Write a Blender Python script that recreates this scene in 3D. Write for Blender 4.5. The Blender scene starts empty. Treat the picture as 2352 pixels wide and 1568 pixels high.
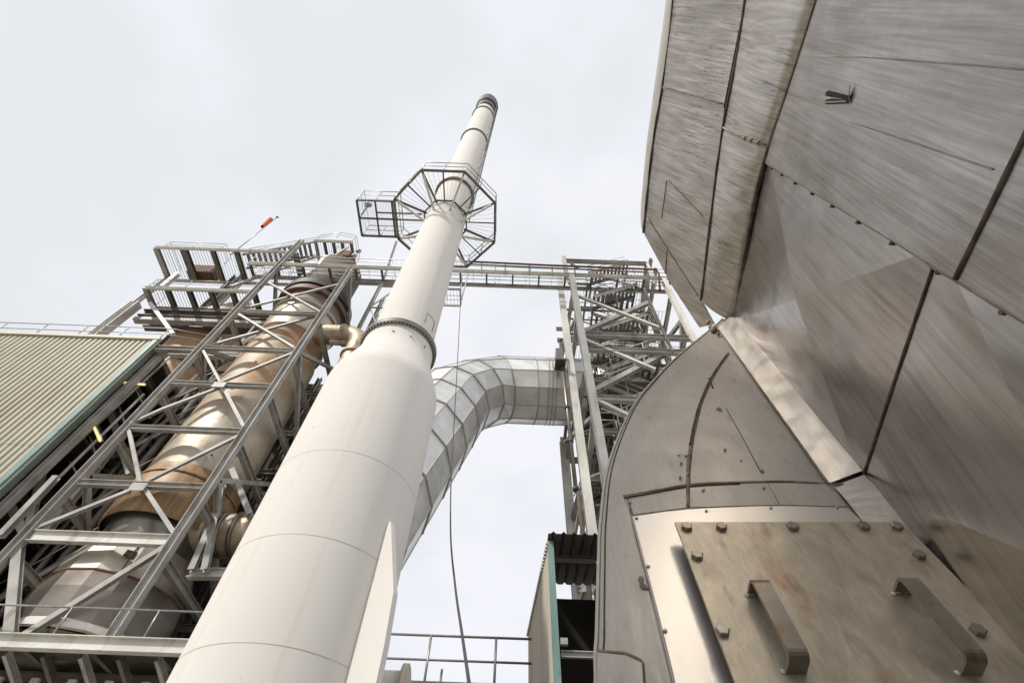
import bpy, math, random
from mathutils import Vector as V, Matrix
random.seed(7)
sc = bpy.context.scene
COL = sc.collection
R = math.radians

# ------------------------------------------------------------------ camera
PW, PH, F = 2352.0, 1568.0, 1133.0
EL, RO = R(55.6), R(2.1)
CAM = V((0, 0, 1.6))
fwd = V((0, math.cos(EL), math.sin(EL)))
u0 = V((1, 0, 0)).cross(fwd)
cr = V((1, 0, 0)) * math.cos(RO) + u0 * math.sin(RO)
cu = u0 * math.cos(RO) - V((1, 0, 0)) * math.sin(RO)
cam = bpy.data.cameras.new('camera')
co = bpy.data.objects.new('camera', cam); COL.objects.link(co)
m = Matrix((cr, cu, -fwd)).transposed().to_4x4(); m.translation = CAM
co.matrix_world = m
cam.sensor_width = 36.0; cam.lens = F / PW * 36.0
cam.clip_start = 0.05; cam.clip_end = 5000
sc.camera = co

# ------------------------------------------------------------------ light
SUN = V((-0.78, -0.8, 1.15)).normalized()
w = bpy.data.worlds.new('World'); sc.world = w; w.use_nodes = True
nt = w.node_tree; nt.nodes.clear()
N = nt.nodes.new; LK = nt.links.new
out = N('ShaderNodeOutputWorld'); bg = N('ShaderNodeBackground'); bg.inputs['Strength'].default_value = 0.1
sky = N('ShaderNodeTexSky'); sky.sky_type = 'NISHITA'; sky.sun_disc = False
sky.sun_elevation = math.asin(SUN.z); sky.sun_rotation = math.atan2(SUN.x, SUN.y)
sky.air_density = 1.0; sky.dust_density = 2.0
tc = N('ShaderNodeTexCoord'); mp = N('ShaderNodeMapping'); mp.inputs['Scale'].default_value = (1.0, 1.0, 1.6)
n1 = N('ShaderNodeTexNoise'); n1.inputs['Scale'].default_value = 2.6; n1.inputs['Detail'].default_value = 5; n1.inputs['Roughness'].default_value = 0.5
rp = N('ShaderNodeValToRGB')
rp.color_ramp.elements[0].position = 0.36; rp.color_ramp.elements[0].color = (8.3, 8.7, 9.0, 1)
rp.color_ramp.elements[1].position = 0.62; rp.color_ramp.elements[1].color = (9.8, 9.85, 10.4, 1)
mx = N('ShaderNodeMix'); mx.data_type = 'RGBA'; mx.inputs[0].default_value = 0.93
LK(tc.outputs['Generated'], mp.inputs['Vector']); LK(mp.outputs['Vector'], n1.inputs['Vector'])
sx = N('ShaderNodeSeparateXYZ'); LK(tc.outputs['Generated'], sx.inputs['Vector'])
g1 = N('ShaderNodeMath'); g1.operation = 'MULTIPLY_ADD'; g1.inputs[1].default_value = 0.16
LK(sx.outputs['X'], g1.inputs[0]); LK(n1.outputs['Fac'], g1.inputs[2]); LK(g1.outputs[0], rp.inputs['Fac'])
LK(sky.outputs['Color'], mx.inputs[6]); LK(rp.outputs['Color'], mx.inputs[7])
LK(mx.outputs[2], bg.inputs['Color']); LK(bg.outputs['Background'], out.inputs['Surface'])
sl = bpy.data.lights.new('sun', 'SUN'); sl.energy = 3.8; sl.angle = R(3.0); sl.color = (1.0, 0.945, 0.87)
so = bpy.data.objects.new('sun', sl); COL.objects.link(so)
so.rotation_euler = SUN.to_track_quat('Z', 'Y').to_euler()
sc.view_settings.view_transform = 'Standard'; sc.view_settings.look = 'None'
sc.view_settings.exposure = 0.0; sc.view_settings.gamma = 1.0
sc.cycles.max_bounces = 8

# ------------------------------------------------------------------ materials
def mat(name, c1, c2=None, scale=3.0, st=(1, 1, 1), rough=0.6, metal=0.0, bump=0.0, coord='Object',
        c3=None, s3=1.0, st3=(1, 1, 1), lo3=0.52, hi3=0.68, lines=None, lcol=(0.05, 0.04, 0.03), rvar=0.0, dist=0.0, lo=0.35, hi=0.65, spec=0.5, c4=None, s4=1.0, st4=(1, 1, 1), lo4=0.6, hi4=0.75, dent=0.0, dscale=2.0, grain=None):
    mt = bpy.data.materials.new(name); mt.use_nodes = True
    t = mt.node_tree; b = t.nodes['Principled BSDF']; n = t.nodes.new; L = t.links.new
    b.inputs['Roughness'].default_value = rough; b.inputs['Metallic'].default_value = metal; b.inputs['Specular IOR Level'].default_value = spec
    tcn = n('ShaderNodeTexCoord')
    def noise(sc_, s_, det=5, d_=0.0):
        mpn = n('ShaderNodeMapping'); mpn.inputs['Scale'].default_value = s_
        L(tcn.outputs[coord], mpn.inputs['Vector'])
        nn = n('ShaderNodeTexNoise'); nn.inputs['Scale'].default_value = sc_; nn.inputs['Detail'].default_value = det
        nn.inputs['Distortion'].default_value = d_
        L(mpn.outputs['Vector'], nn.inputs['Vector']); return nn
    if c2 is None: c2 = tuple(x * 0.82 for x in c1)
    na = noise(scale, st, 6, dist)
    cr_ = n('ShaderNodeValToRGB')
    cr_.color_ramp.elements[0].position = lo; cr_.color_ramp.elements[0].color = (*c2, 1)
    cr_.color_ramp.elements[1].position = hi; cr_.color_ramp.elements[1].color = (*c1, 1)
    L(na.outputs['Fac'], cr_.inputs['Fac']); col = cr_.outputs['Color']
    if c3 is not None:
        nb = noise(s3, st3, 6)
        r3 = n('ShaderNodeMapRange'); r3.inputs[1].default_value = lo3; r3.inputs[2].default_value = hi3
        L(nb.outputs['Fac'], r3.inputs[0])
        mm = n('ShaderNodeMix'); mm.data_type = 'RGBA'; mm.inputs[7].default_value = (*c3, 1)
        L(r3.outputs[0], mm.inputs[0]); L(col, mm.inputs[6]); col = mm.outputs[2]
    if c4 is not None:
        nb = noise(s4, st4, 5)
        r3 = n('ShaderNodeMapRange'); r3.inputs[1].default_value = lo4; r3.inputs[2].default_value = hi4
        L(nb.outputs['Fac'], r3.inputs[0])
        mm = n('ShaderNodeMix'); mm.data_type = 'RGBA'; mm.inputs[7].default_value = (*c4, 1)
        L(r3.outputs[0], mm.inputs[0]); L(col, mm.inputs[6]); col = mm.outputs[2]
    if lines:
        for (ls, lst, wd, amt) in lines:
            nl = noise(ls, lst, 3, 0.6)
            ma = n('ShaderNodeMath'); ma.operation = 'SUBTRACT'; ma.inputs[1].default_value = 0.5; L(nl.outputs['Fac'], ma.inputs[0])
            mb = n('ShaderNodeMath'); mb.operation = 'ABSOLUTE'; L(ma.outputs[0], mb.inputs[0])
            r4 = n('ShaderNodeMapRange'); r4.inputs[1].default_value = 0.0; r4.inputs[2].default_value = wd
            r4.inputs[3].default_value = amt; r4.inputs[4].default_value = 0.0
            L(mb.outputs[0], r4.inputs[0])
            # break the lines up
            nk = noise(1.7, (1, 1, 1), 2); rk = n('ShaderNodeMapRange'); rk.inputs[1].default_value = 0.38; rk.inputs[2].default_value = 0.6
            L(nk.outputs['Fac'], rk.inputs[0])
            mk_ = n('ShaderNodeMath'); mk_.operation = 'MULTIPLY'; L(r4.outputs[0], mk_.inputs[0]); L(rk.outputs[0], mk_.inputs[1])
            mm = n('ShaderNodeMix'); mm.data_type = 'RGBA'; mm.inputs[7].default_value = (*lcol, 1)
            L(mk_.outputs[0], mm.inputs[0]); L(col, mm.inputs[6]); col = mm.outputs[2]
    if grain:
        for gs, gst, ga, gdi in grain:
            ng = noise(gs, gst, 6, gdi); rg = n('ShaderNodeMapRange'); rg.inputs[1].default_value = 0.3; rg.inputs[2].default_value = 0.7
            rg.inputs[3].default_value = 1 - ga; rg.inputs[4].default_value = 1 + ga * 0.7; L(ng.outputs['Fac'], rg.inputs[0])
            mg = n('ShaderNodeVectorMath'); mg.operation = 'SCALE'; L(col, mg.inputs[0]); L(rg.outputs[0], mg.inputs['Scale']); col = mg.outputs[0]
    L(col, b.inputs['Base Color'])
    if rvar:
        rr = n('ShaderNodeMapRange'); rr.inputs[1].default_value = 0.3; rr.inputs[2].default_value = 0.7
        rr.inputs[3].default_value = rough - rvar; rr.inputs[4].default_value = rough + rvar
        L(na.outputs['Fac'], rr.inputs[0]); L(rr.outputs[0], b.inputs['Roughness'])
    if bump:
        bp = n('ShaderNodeBump'); bp.inputs['Strength'].default_value = bump; bp.inputs['Distance'].default_value = 0.01
        L(na.outputs['Fac'], bp.inputs['Height']); L(bp.outputs['Normal'], b.inputs['Normal'])
    if dent:
        nd = noise(dscale, (1, 1, 1), 2); bd = n('ShaderNodeBump'); bd.inputs['Strength'].default_value = 1.0; bd.inputs['Distance'].default_value = dent
        L(nd.outputs['Fac'], bd.inputs['Height'])
        if bump: L(bp.outputs['Normal'], bd.inputs['Normal'])
        L(bd.outputs['Normal'], b.inputs['Normal'])
    return mt

M = {}
M['steel'] = mat('grey_painted_steel', (0.42, 0.41, 0.385), (0.29, 0.28, 0.255), 1.2, rough=0.55, c3=(0.2, 0.15, 0.11), s3=3.2, st3=(1, 1, 0.3), lo3=0.55, hi3=0.76, c4=(0.17, 0.1, 0.06), s4=9, lo4=0.66, hi4=0.74)
M['palesteel'] = mat('pale_painted_steel', (0.66, 0.65, 0.61), (0.54, 0.53, 0.48), 0.9, rough=0.55, c3=(0.36, 0.31, 0.25), s3=3.0, st3=(1, 1, 0.25), lo3=0.54, hi3=0.78, c4=(0.24, 0.16, 0.1), s4=9, lo4=0.68, hi4=0.76)
M['darksteel'] = mat('dark_weathered_steel', (0.16, 0.145, 0.125), (0.09, 0.08, 0.07), 1.5, rough=0.6)
M['galv'] = mat('galvanised_tube', (0.42, 0.42, 0.41), (0.3, 0.3, 0.29), 6, rough=0.4, metal=0.5)
M['darkrail'] = mat('dull_rail_tube', (0.2, 0.19, 0.18), (0.14, 0.13, 0.12), 6, rough=0.5)
M['grating'] = mat('grating_bars', (0.27, 0.27, 0.27), (0.18, 0.18, 0.18), 6, rough=0.5, metal=0.3)
M['stack'] = mat('stack_paint', (0.69, 0.668, 0.632), (0.665, 0.643, 0.607), 0.6, rough=0.8, spec=0.12, c3=(0.63, 0.565, 0.48), s3=1.6, st3=(4, 4, 0.18), lo3=0.56, hi3=0.85, c4=(0.5, 0.36, 0.24), s4=7, st4=(1, 1, 0.4), lo4=0.74, hi4=0.8)
M['stackline'] = mat('stack_weld_line', (0.5, 0.45, 0.38), (0.44, 0.4, 0.34), 4, rough=0.5)
M['stackdark'] = mat('stack_band', (0.2, 0.19, 0.165), (0.14, 0.13, 0.115), 3, rough=0.5)
M['soot'] = mat('sooty_metal', (0.07, 0.06, 0.055), (0.035, 0.03, 0.03), 4, rough=0.6)
M['bolt'] = mat('bolt_steel', (0.4, 0.37, 0.32), (0.25, 0.22, 0.19), 20, rough=0.45, metal=0.6)
M['duct'] = mat('galvanised_duct', (0.74, 0.74, 0.72), (0.64, 0.64, 0.625), 1.5, rough=0.45, metal=0.75, rvar=0.07, dent=0.06, dscale=0.9, c3=(0.42, 0.4, 0.38), s3=0.5, lo3=0.5, hi3=0.8)
M['ductrib'] = mat('duct_flange', (0.46, 0.44, 0.4), (0.36, 0.34, 0.31), 3, rough=0.5, metal=0.3)
M['cream'] = mat('cream_shell', (0.46, 0.405, 0.325), (0.39, 0.32, 0.235), 0.9, rough=0.58, metal=0.1, c3=(0.42, 0.25, 0.115), s3=0.5, st3=(1, 1, 0.5), lo3=0.44, hi3=0.7, c4=(0.16, 0.1, 0.055), s4=2.2, st4=(2.5, 2.5, 0.35), lo4=0.63, hi4=0.8, dent=0.05, dscale=1.2)
M['bright'] = mat('bright_shell', (0.5, 0.455, 0.385), (0.42, 0.365, 0.29), 0.8, rough=0.48, metal=0.35, c3=(0.42, 0.27, 0.13), s3=0.55, lo3=0.46, hi3=0.72, c4=(0.2, 0.13, 0.075), s4=2.4, st4=(2.5, 2.5, 0.35), lo4=0.62, hi4=0.8, dent=0.05, dscale=1.2)
M['golden'] = mat('golden_brown_shell', (0.36, 0.245, 0.13), (0.23, 0.145, 0.072), 1.4, (3, 3, 0.35), rough=0.55, metal=0.15, c3=(0.15, 0.08, 0.04), s3=1.2, st3=(3, 3, 0.3), lo3=0.56, hi3=0.75)
M['orange'] = mat('orange_scorched_shell', (0.4, 0.25, 0.14), (0.29, 0.165, 0.09), 1.2, rough=0.5, metal=0.1)
M['redband'] = mat('dull_red_band', (0.13, 0.06, 0.045), (0.075, 0.036, 0.028), 2, rough=0.6)
M['greyshell'] = mat('grey_lagging', (0.26, 0.23, 0.198), (0.18, 0.157, 0.132), 1.1, rough=0.36, metal=0.75, rvar=0.06)
M['taper'] = mat('pale_lagging', (0.5, 0.46, 0.39), (0.4, 0.355, 0.29), 1.1, rough=0.38, metal=0.6)
M['clad'] = mat('khaki_cladding', (0.455, 0.435, 0.34), (0.405, 0.385, 0.295), 0.7, rough=0.6, c3=(0.33, 0.28, 0.205), s3=1.0, st3=(2, 2, 0.15), lo3=0.46, hi3=0.8, c4=(0.24, 0.19, 0.14), s4=4, st4=(2, 2, 0.25), lo4=0.62, hi4=0.8)
M['shedclad'] = mat('beige_cladding', (0.56, 0.51, 0.43), (0.5, 0.45, 0.37), 1, (4, 4, 0.3), rough=0.6)
M['teal'] = mat('teal_trim', (0.17, 0.27, 0.245), (0.12, 0.2, 0.185), 2, (1, 1, 0.4), rough=0.5, c3=(0.12, 0.11, 0.09), s3=3, lo3=0.6, hi3=0.75)
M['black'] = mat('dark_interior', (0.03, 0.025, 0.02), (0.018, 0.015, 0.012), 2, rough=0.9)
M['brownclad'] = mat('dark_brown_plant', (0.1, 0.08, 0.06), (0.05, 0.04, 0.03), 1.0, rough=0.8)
M['rust'] = mat('rusty_iron', (0.17, 0.075, 0.035), (0.08, 0.04, 0.022), 6, rough=0.8)
M['pipe'] = mat('bronzed_pipe_lagging', (0.47, 0.4, 0.3), (0.36, 0.28, 0.19), 2, rough=0.5, metal=0.3, c3=(0.27, 0.19, 0.11), s3=1.5, lo3=0.5, hi3=0.75, dent=0.04, dscale=3)
M['sock'] = mat('orange_cloth', (0.75, 0.12, 0.02), (0.6, 0.08, 0.015), 3, rough=0.8)
M['white'] = mat('white_enamel', (0.7, 0.69, 0.66), (0.6, 0.59, 0.56), 3, rough=0.5)
M['rope'] = mat('dark_cable_sheath', (0.05, 0.05, 0.05), (0.035, 0.035, 0.035), 8, rough=0.6)
M['ground'] = mat('yard_concrete', (0.36, 0.335, 0.295), (0.28, 0.26, 0.225), 0.35, rough=0.85, c3=(0.2, 0.18, 0.155), s3=0.5, lo3=0.55, hi3=0.75, bump=0.2)
# stainless, brushed: UV is metres on the sheet, u along the run-off
M['side'] = mat('satin_stainless', (0.54, 0.505, 0.46), (0.5, 0.465, 0.42), 3, (1, 9, 1), rough=0.48, metal=0.5, coord='UV', rvar=0.05,
                c3=(0.43, 0.385, 0.335), s3=2.2, lo3=0.5, hi3=0.85, c4=(0.36, 0.31, 0.26), s4=12, st4=(0.6, 1.4, 1), lo4=0.62, hi4=0.8, dent=0.03, dscale=1.6, grain=[(14, (1, 6, 1), 0.07, 0), (2.2, (1, 1, 1), 0.1, 0.5)])
M['shiny'] = mat('bright_stainless', (0.76, 0.72, 0.665), (0.73, 0.69, 0.635), 2, (1.0, 40, 1), rough=0.36, metal=0.9, coord='UV', rvar=0.02)
M['wallst'] = mat('brushed_stainless_wall', (0.45, 0.41, 0.37), (0.37, 0.33, 0.295), 1.0, (1, 1.4, 1), rough=0.24, metal=0.95, coord='UV', rvar=0.04, bump=0.02, dent=0.022, dscale=1.6, dist=0.8,
                  c3=(0.3, 0.26, 0.225), s3=3.0, st3=(0.5, 9, 1), lo3=0.5, hi3=0.75, grain=[(9, (0.35, 9, 1), 0.09, 0.4), (3.0, (0.5, 5, 1), 0.12, 1.2), (1.3, (1, 1, 1), 0.14, 0.6)])
M['upst'] = mat('streaked_stainless', (0.47, 0.43, 0.4), (0.38, 0.34, 0.31), 1.1, (1, 1.5, 1), rough=0.34, metal=0.85, coord='UV', rvar=0.06, bump=0.03, lo=0.36, hi=0.64, dist=0.7,
                c3=(0.345, 0.3, 0.262), s3=2.4, st3=(0.35, 6, 1), lo3=0.45, hi3=0.75, dent=0.05, dscale=1.3, grain=[(9, (0.3, 9, 1), 0.2, 0.5), (3.2, (0.3, 8, 1), 0.16, 0.8), (1.2, (1, 1, 1), 0.12, 0.6), (20, (1, 1, 1), 0.06, 0)],
                lines=[(3.2, (0.4, 8, 1), 0.006, 0.3)], lcol=(0.2, 0.165, 0.14))
M['drip'] = mat('dripstained_stainless', (0.57, 0.525, 0.485), (0.45, 0.405, 0.365), 1.4, (1, 1.6, 1), rough=0.38, metal=0.8, coord='UV', bump=0.03, rvar=0.06, lo=0.36, hi=0.64, dist=0.6,
                c3=(0.4, 0.35, 0.305), s3=3, st3=(0.6, 7, 1), lo3=0.48, hi3=0.7, dent=0.06, dscale=1.6, grain=[(8, (0.5, 8, 1), 0.25, 0.9), (3, (0.5, 7, 1), 0.18, 0.8)],
                lines=[(3.4, (0.55, 8, 1), 0.018, 0.8), (7.0, (0.5, 7, 1), 0.02, 0.6)], lcol=(0.12, 0.095, 0.078))
M['strip'] = mat('dull_strip_stainless', (0.68, 0.64, 0.59), (0.62, 0.58, 0.53), 2.2, (1, 3, 1), rough=0.4, metal=0.88, coord='UV', rvar=0.08, dent=0.05, dscale=2.5, grain=[(8, (0.3, 9, 1), 0.08, 0)])
M['hatch'] = mat('stained_steel_plate', (0.68, 0.6, 0.48), (0.5, 0.435, 0.335), 3.0, (1, 1.3, 1), rough=0.44, metal=0.55, coord='UV', rvar=0.1, bump=0.04, dist=1.2, lo=0.38, hi=0.62,
                 c3=(0.4, 0.25, 0.155), s3=3.6, st3=(0.8, 2.0, 1), lo3=0.54, hi3=0.72, c4=(0.27, 0.225, 0.175), s4=11, st4=(0.5, 1.2, 1), lo4=0.56, hi4=0.82, grain=[(7, (1, 1.6, 1), 0.12, 1.0), (40, (0.6, 2, 1), 0.1, 0)], lines=[(9, (0.5, 2.5, 1), 0.006, 0.35)], lcol=(0.2, 0.16, 0.12))
M['seal'] = mat('dirty_sealant', (0.15, 0.115, 0.09), (0.06, 0.045, 0.035), 14, rough=0.8)
M['sealtan'] = mat('tan_sealant', (0.33, 0.26, 0.19), (0.16, 0.12, 0.085), 18, rough=0.7)
M['lap'] = mat('lap_shadow_line', (0.34, 0.3, 0.26), (0.24, 0.2, 0.17), 9, rough=0.5, metal=0.4)
M['handle'] = mat('worn_bar_steel', (0.35, 0.32, 0.28), (0.24, 0.215, 0.185), 9, rough=0.33, metal=0.7, c3=(0.25, 0.15, 0.09), s3=14, lo3=0.58, hi3=0.75)

def emis(name, c, s):
    mt = bpy.data.materials.new(name); mt.use_nodes = True; b = mt.node_tree.nodes['Principled BSDF']
    b.inputs['Base Color'].default_value = (*c, 1); b.inputs['Emission Color'].default_value = (*c, 1)
    b.inputs['Emission Strength'].default_value = s; return mt
M['tubelit'] = emis('lit_fluorescent_tube', (1.0, 0.8, 0.35), 0.85)

# ------------------------------------------------------------------ geometry kit
class MB:
    def __init__(s): s.v = []; s.f = []; s.uv = {}; s.sm = []
    def add(s, vs, fs, smooth=False, uvs=None):
        o = len(s.v); s.v += [V(p) for p in vs]
        for f in fs: s.f.append([i + o for i in f]); s.sm.append(smooth)
        if uvs:
            for i, q in enumerate(uvs): s.uv[o + i] = q
        return s
    def build(s, name, mt, parent=None, at=None):
        me = bpy.data.meshes.new(name)
        base = parent['_loc'] if parent is not None and '_loc' in parent else None
        o0 = V(base) if base is not None else (V(at) if at is not None else V((0, 0, 0)))
        me.from_pydata([p - o0 for p in s.v], [], s.f)
        if s.uv:
            ul = me.uv_layers.new(name='UVMap')
            for lp in me.loops: ul.data[lp.index].uv = s.uv.get(lp.vertex_index, (0, 0))
        for p, q in zip(me.polygons, s.sm): p.use_smooth = q
        me.materials.append(mt); me.update()
        ob = bpy.data.objects.new(name, me); COL.objects.link(ob)
        if parent is not None:
            ob.parent = parent
            ob['_loc'] = list(o0)
        else:
            ob.location = o0
        return ob

def frame(d, up):
    d = d.normalized(); up = V(up)
    if abs(d.dot(up.normalized())) > 0.985: up = V((0, 1, 0)) if abs(d.y) < 0.9 else V((1, 0, 0))
    s = d.cross(up).normalized(); return s, s.cross(d).normalized()

def prof(kind, w_, h_, t=None):
    a, b = w_ / 2, h_ / 2
    if kind == 'box': return [(-a, -b), (a, -b), (a, b), (-a, b)]
    t = t or max(0.012, 0.09 * min(w_, h_)); tw = t * 0.7
    if kind == 'I': return [(-a, -b), (a, -b), (a, -b + t), (tw / 2, -b + t), (tw / 2, b - t), (a, b - t), (a, b), (-a, b), (-a, b - t), (-tw / 2, b - t), (-tw / 2, -b + t), (-a, -b + t)]
    if kind == 'L': return [(-a, -b), (a, -b), (a, -b + t), (-a + t, -b + t), (-a + t, b), (-a, b)]
    if kind == 'C': return [(-a, -b), (a, -b), (a, -b + t), (-a + t, -b + t), (-a + t, b - t), (a, b - t), (a, b), (-a, b)]

def ext(mb, pr, p, q, up=(0, 0, 1)):
    p, q = V(p), V(q); s, u = frame(q - p, up); n = len(pr)
    vs = [p + s * x + u * y for x, y in pr] + [q + s * x + u * y for x, y in pr]
    fs = [[i, (i + 1) % n, n + (i + 1) % n, n + i] for i in range(n)] + [list(range(n))[::-1], list(range(n, 2 * n))]
    return mb.add(vs, fs)

def tube(mb, pts, r, n=8, cap=True, smooth=True):
    pts = [V(p) for p in pts]; rs = r if isinstance(r, (list, tuple)) else [r] * len(pts)
    vs = []; s0 = None
    for i, p in enumerate(pts):
        d = (pts[min(i + 1, len(pts) - 1)] - pts[max(i - 1, 0)]).normalized()
        if s0 is None: s, u = frame(d, (0, 0, 1))
        else:
            s = (s0 - d * s0.dot(d)).normalized(); u = s.cross(d).normalized()
        s0 = s
        k = 1.0
        if 0 < i < len(pts) - 1:
            c = (pts[i + 1] - p).normalized().dot((p - pts[i - 1]).normalized()); k = 1.0
        for j in range(n):
            a = 2 * math.pi * j / n; vs.append(p + (s * math.cos(a) + u * math.sin(a)) * rs[i] * k)
    fs = []
    for i in range(len(pts) - 1):
        for j in range(n): fs.append([i * n + j, i * n + (j + 1) % n, (i + 1) * n + (j + 1) % n, (i + 1) * n + j])
    mb.add(vs, fs, smooth)
    if cap:
        o = len(mb.v) - len(vs)
        mb.f.append([o + j for j in range(n)][::-1]); mb.f.append([o + len(vs) - n + j for j in range(n)]); mb.sm += [False, False]
    return mb

def lathe(mb, c, pr, n=64, smooth=True, caps=(False, False), a0=0.0):
    vs = []
    for r_, z in pr:
        for j in range(n):
            a = a0 + 2 * math.pi * j / n; vs.append(V((c[0] + r_ * math.cos(a), c[1] + r_ * math.sin(a), z)))
    fs = [[i * n + j, i * n + (j + 1) % n, (i + 1) * n + (j + 1) % n, (i + 1) * n + j] for i in range(len(pr) - 1) for j in range(n)]
    mb.add(vs, fs, smooth); o = len(mb.v) - len(vs)
    if caps[0]: mb.f.append([o + j for j in range(n)][::-1]); mb.sm.append(False)
    if caps[1]: mb.f.append([o + (len(pr) - 1) * n + j for j in range(n)]); mb.sm.append(False)
    return mb

def box(mb, lo, hi):
    x0, y0, z0 = lo; x1, y1, z1 = hi
    return mb.add([(x0, y0, z0), (x1, y0, z0), (x1, y1, z0), (x0, y1, z0), (x0, y0, z1), (x1, y0, z1), (x1, y1, z1), (x0, y1, z1)],
                  [[3, 2, 1, 0], [4, 5, 6, 7], [0, 1, 5, 4], [1, 2, 6, 5], [2, 3, 7, 6], [3, 0, 4, 7]])

def thing(name, label, cat, loc, group=None):
    o = bpy.data.objects.new(name, None); COL.objects.link(o); o.location = loc
    o.empty_display_size = 0.3
    o['label'] = label; o['category'] = cat; o['_loc'] = list(loc)
    if group: o['group'] = group
    return o
def tag(o, label, cat, group=None):
    o['label'] = label; o['category'] = cat
    if group: o['group'] = group
    return o
def member(t, name, p, q, kind='I', w_=0.2, h_=0.25, mt=None, up=(0, 0, 1), th=None):
    return ext(MB(), prof(kind, w_, h_, th), p, q, up).build(name, mt or M['steel'], t)
def rod(t, name, pts, r, mt, n=8):
    return tube(MB(), pts, r, n).build(name, mt, t)

def railing(t, base, h=1.1, sp=1.5, mt=None, r=0.024, closed=False, mid=True, toe=False, post=True):
    mt = mt or M['galv']; base = [V(p) for p in base]
    if closed: base = base + [base[0]]
    for k, z in enumerate((h, h * 0.55) if mid else (h,)):
        rod(t, 'rail', [p + V((0, 0, z)) for p in base], r if k == 0 else r * 0.85, mt, 6)
    if post:
        for a, b in zip(base[:-1], base[1:]):
            n = max(1, round((b - a).length / sp))
            for i in range(n + (1 if (b - base[-1]).length < 1e-6 and not closed else 0)):
                p = a.lerp(b, i / n); rod(t, 'post', [p, p + V((0, 0, h))], r, mt, 6)
    if toe:
        for a, b in zip(base[:-1], base[1:]):
            ext(MB(), prof('box', 0.012, 0.12), a + V((0, 0, 0.06)), b + V((0, 0, 0.06))).build('toe_board', mt, t)

def grating(t, a, b, c, d, mt=None, step=0.13, cross=1.1, name='grating'):
    """bar grating on the quad a-b-c-d: bars run from ab to dc"""
    a, b, c, d = map(V, (a, b, c, d)); mb = MB(); n = max(2, int((b - a).length / step))
    for i in range(n + 1):
        p, q = a.lerp(b, i / n), d.lerp(c, i / n); ext(mb, prof('box', 0.012, 0.035), p, q)
    n = max(1, int((d - a).length / cross))
    for i in range(n + 1):
        p, q = a.lerp(d, i / n), b.lerp(c, i / n); ext(mb, prof('box', 0.014, 0.022), p, q)
    return mb.build(name, mt or M['grating'], t)

def ray(x, y): return (fwd * F + cr * (x - PW / 2) - cu * (y - PH / 2)).normalized()
def atY(x, y, Y): d = ray(x, y); return CAM + d * (Y / d.y)
def atZ(x, y, Z): d = ray(x, y); return CAM + d * ((Z - CAM.z) / d.z)
def hit(x, y, p, n): d = ray(x, y); return CAM + d * ((V(p) - CAM).dot(n) / d.dot(n))
def catmull(pts, k=6):
    pts = [V(p) for p in pts]; o = []
    for i in range(len(pts) - 1):
        p0, p1, p2, p3 = pts[max(i - 1, 0)], pts[i], pts[i + 1], pts[min(i + 2, len(pts) - 1)]
        for j in range(k):
            t = j / k
            o.append(0.5 * ((2 * p1) + (p2 - p0) * t + (2 * p0 - 5 * p1 + 4 * p2 - p3) * t * t + (3 * p1 - p0 - 3 * p2 + p3) * t ** 3))
    return o + [pts[-1]]

# ------------------------------------------------------------------ ground
g = MB().add([(-600, -600, 0), (600, -600, 0), (600, 600, 0), (-600, 600, 0)], [[0, 1, 2, 3]]).build('ground', M['ground'])
g['kind'] = 'structure'

# ------------------------------------------------------------------ chimney
AX, AY = -2.76, 7.08
ch = thing('chimney', 'tall off-white steel chimney with octagonal gallery, thicker at its foot', 'chimney', (AX, AY, 0))
mb = MB(); lathe(mb, (AX, AY), [(1.19, 0), (1.19, 9.5)], 96); mb.build('lower_shell', M['stack'], ch)
mb = MB(); lathe(mb, (AX, AY), [(1.19, 9.5), (1.185, 9.6), (1.165, 9.72), (1.13, 9.86), (0.93, 10.5), (0.89, 10.66), (0.86, 10.82), (0.845, 10.95), (0.84, 11.28)], 96); mb.build('cone', M['stack'], ch)
mb = MB(); lathe(mb, (AX, AY), [(0.77, 11.3), (0.75, 20.2), (0.75, 44.9)], 80); mb.build('upper_shell', M['stack'], ch)
mb = MB(); lathe(mb, (AX, AY), [(0.83, 11.28), (0.92, 11.28), (0.92, 11.35), (0.76, 11.35)], 80, False); fl = mb.build('flange', M['stackdark'], ch)
mb = MB(); lathe(mb, (AX, AY), [(0.76, 11.362), (0.92, 11.362), (0.92, 11.42), (0.76, 11.42)], 80, False); mb.build('flange', M['stackdark'], ch)
for i in range(64):
    a = 2 * math.pi * i / 64; tube(MB(), [(AX + 0.89 * math.cos(a), AY + 0.89 * math.sin(a), 11.235), (AX + 0.89 * math.cos(a), AY + 0.89 * math.sin(a), 11.28)], 0.02, 6).build('bolt', M['bolt'], fl)
for z in (4.15, 5.5, 7.0):
    mb = MB(); lathe(mb, (AX, AY), [(1.191, z), (1.1925, z + 0.004), (1.1925, z + 0.008), (1.191, z + 0.012)], 96); mb.build('weld_seam', M['stackline'], ch)
for z in (16.2, 19.0, 26, 37):
    mb = MB(); lathe(mb, (AX, AY), [(0.757, z), (0.761, z + 0.006), (0.757, z + 0.012)], 80); mb.build('weld_seam', M['stackline'], ch)
for z, r_ in ((33.2, 0.81), (41.1, 0.81)):
    mb = MB(); lathe(mb, (AX, AY), [(0.75, z), (r_ + 0.02, z), (r_ + 0.02, z + 0.12), (0.75, z + 0.12)], 80, False); mb.build('stiffener_ring', M['stackdark'], ch)
mb = MB(); lathe(mb, (AX, AY), [(0.755, 42.6), (0.765, 42.6), (0.765, 44.5), (0.755, 44.5)], 64); mb.build('sooty_band', M['soot'], ch)
mb = MB(); lathe(mb, (AX, AY), [(0.76, 44.5), (0.83, 44.5), (0.84, 45.0), (0.84, 46.9), (0.78, 46.9), (0.7, 44.9)], 64); mb.build('cowl', M['soot'], ch)
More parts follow.
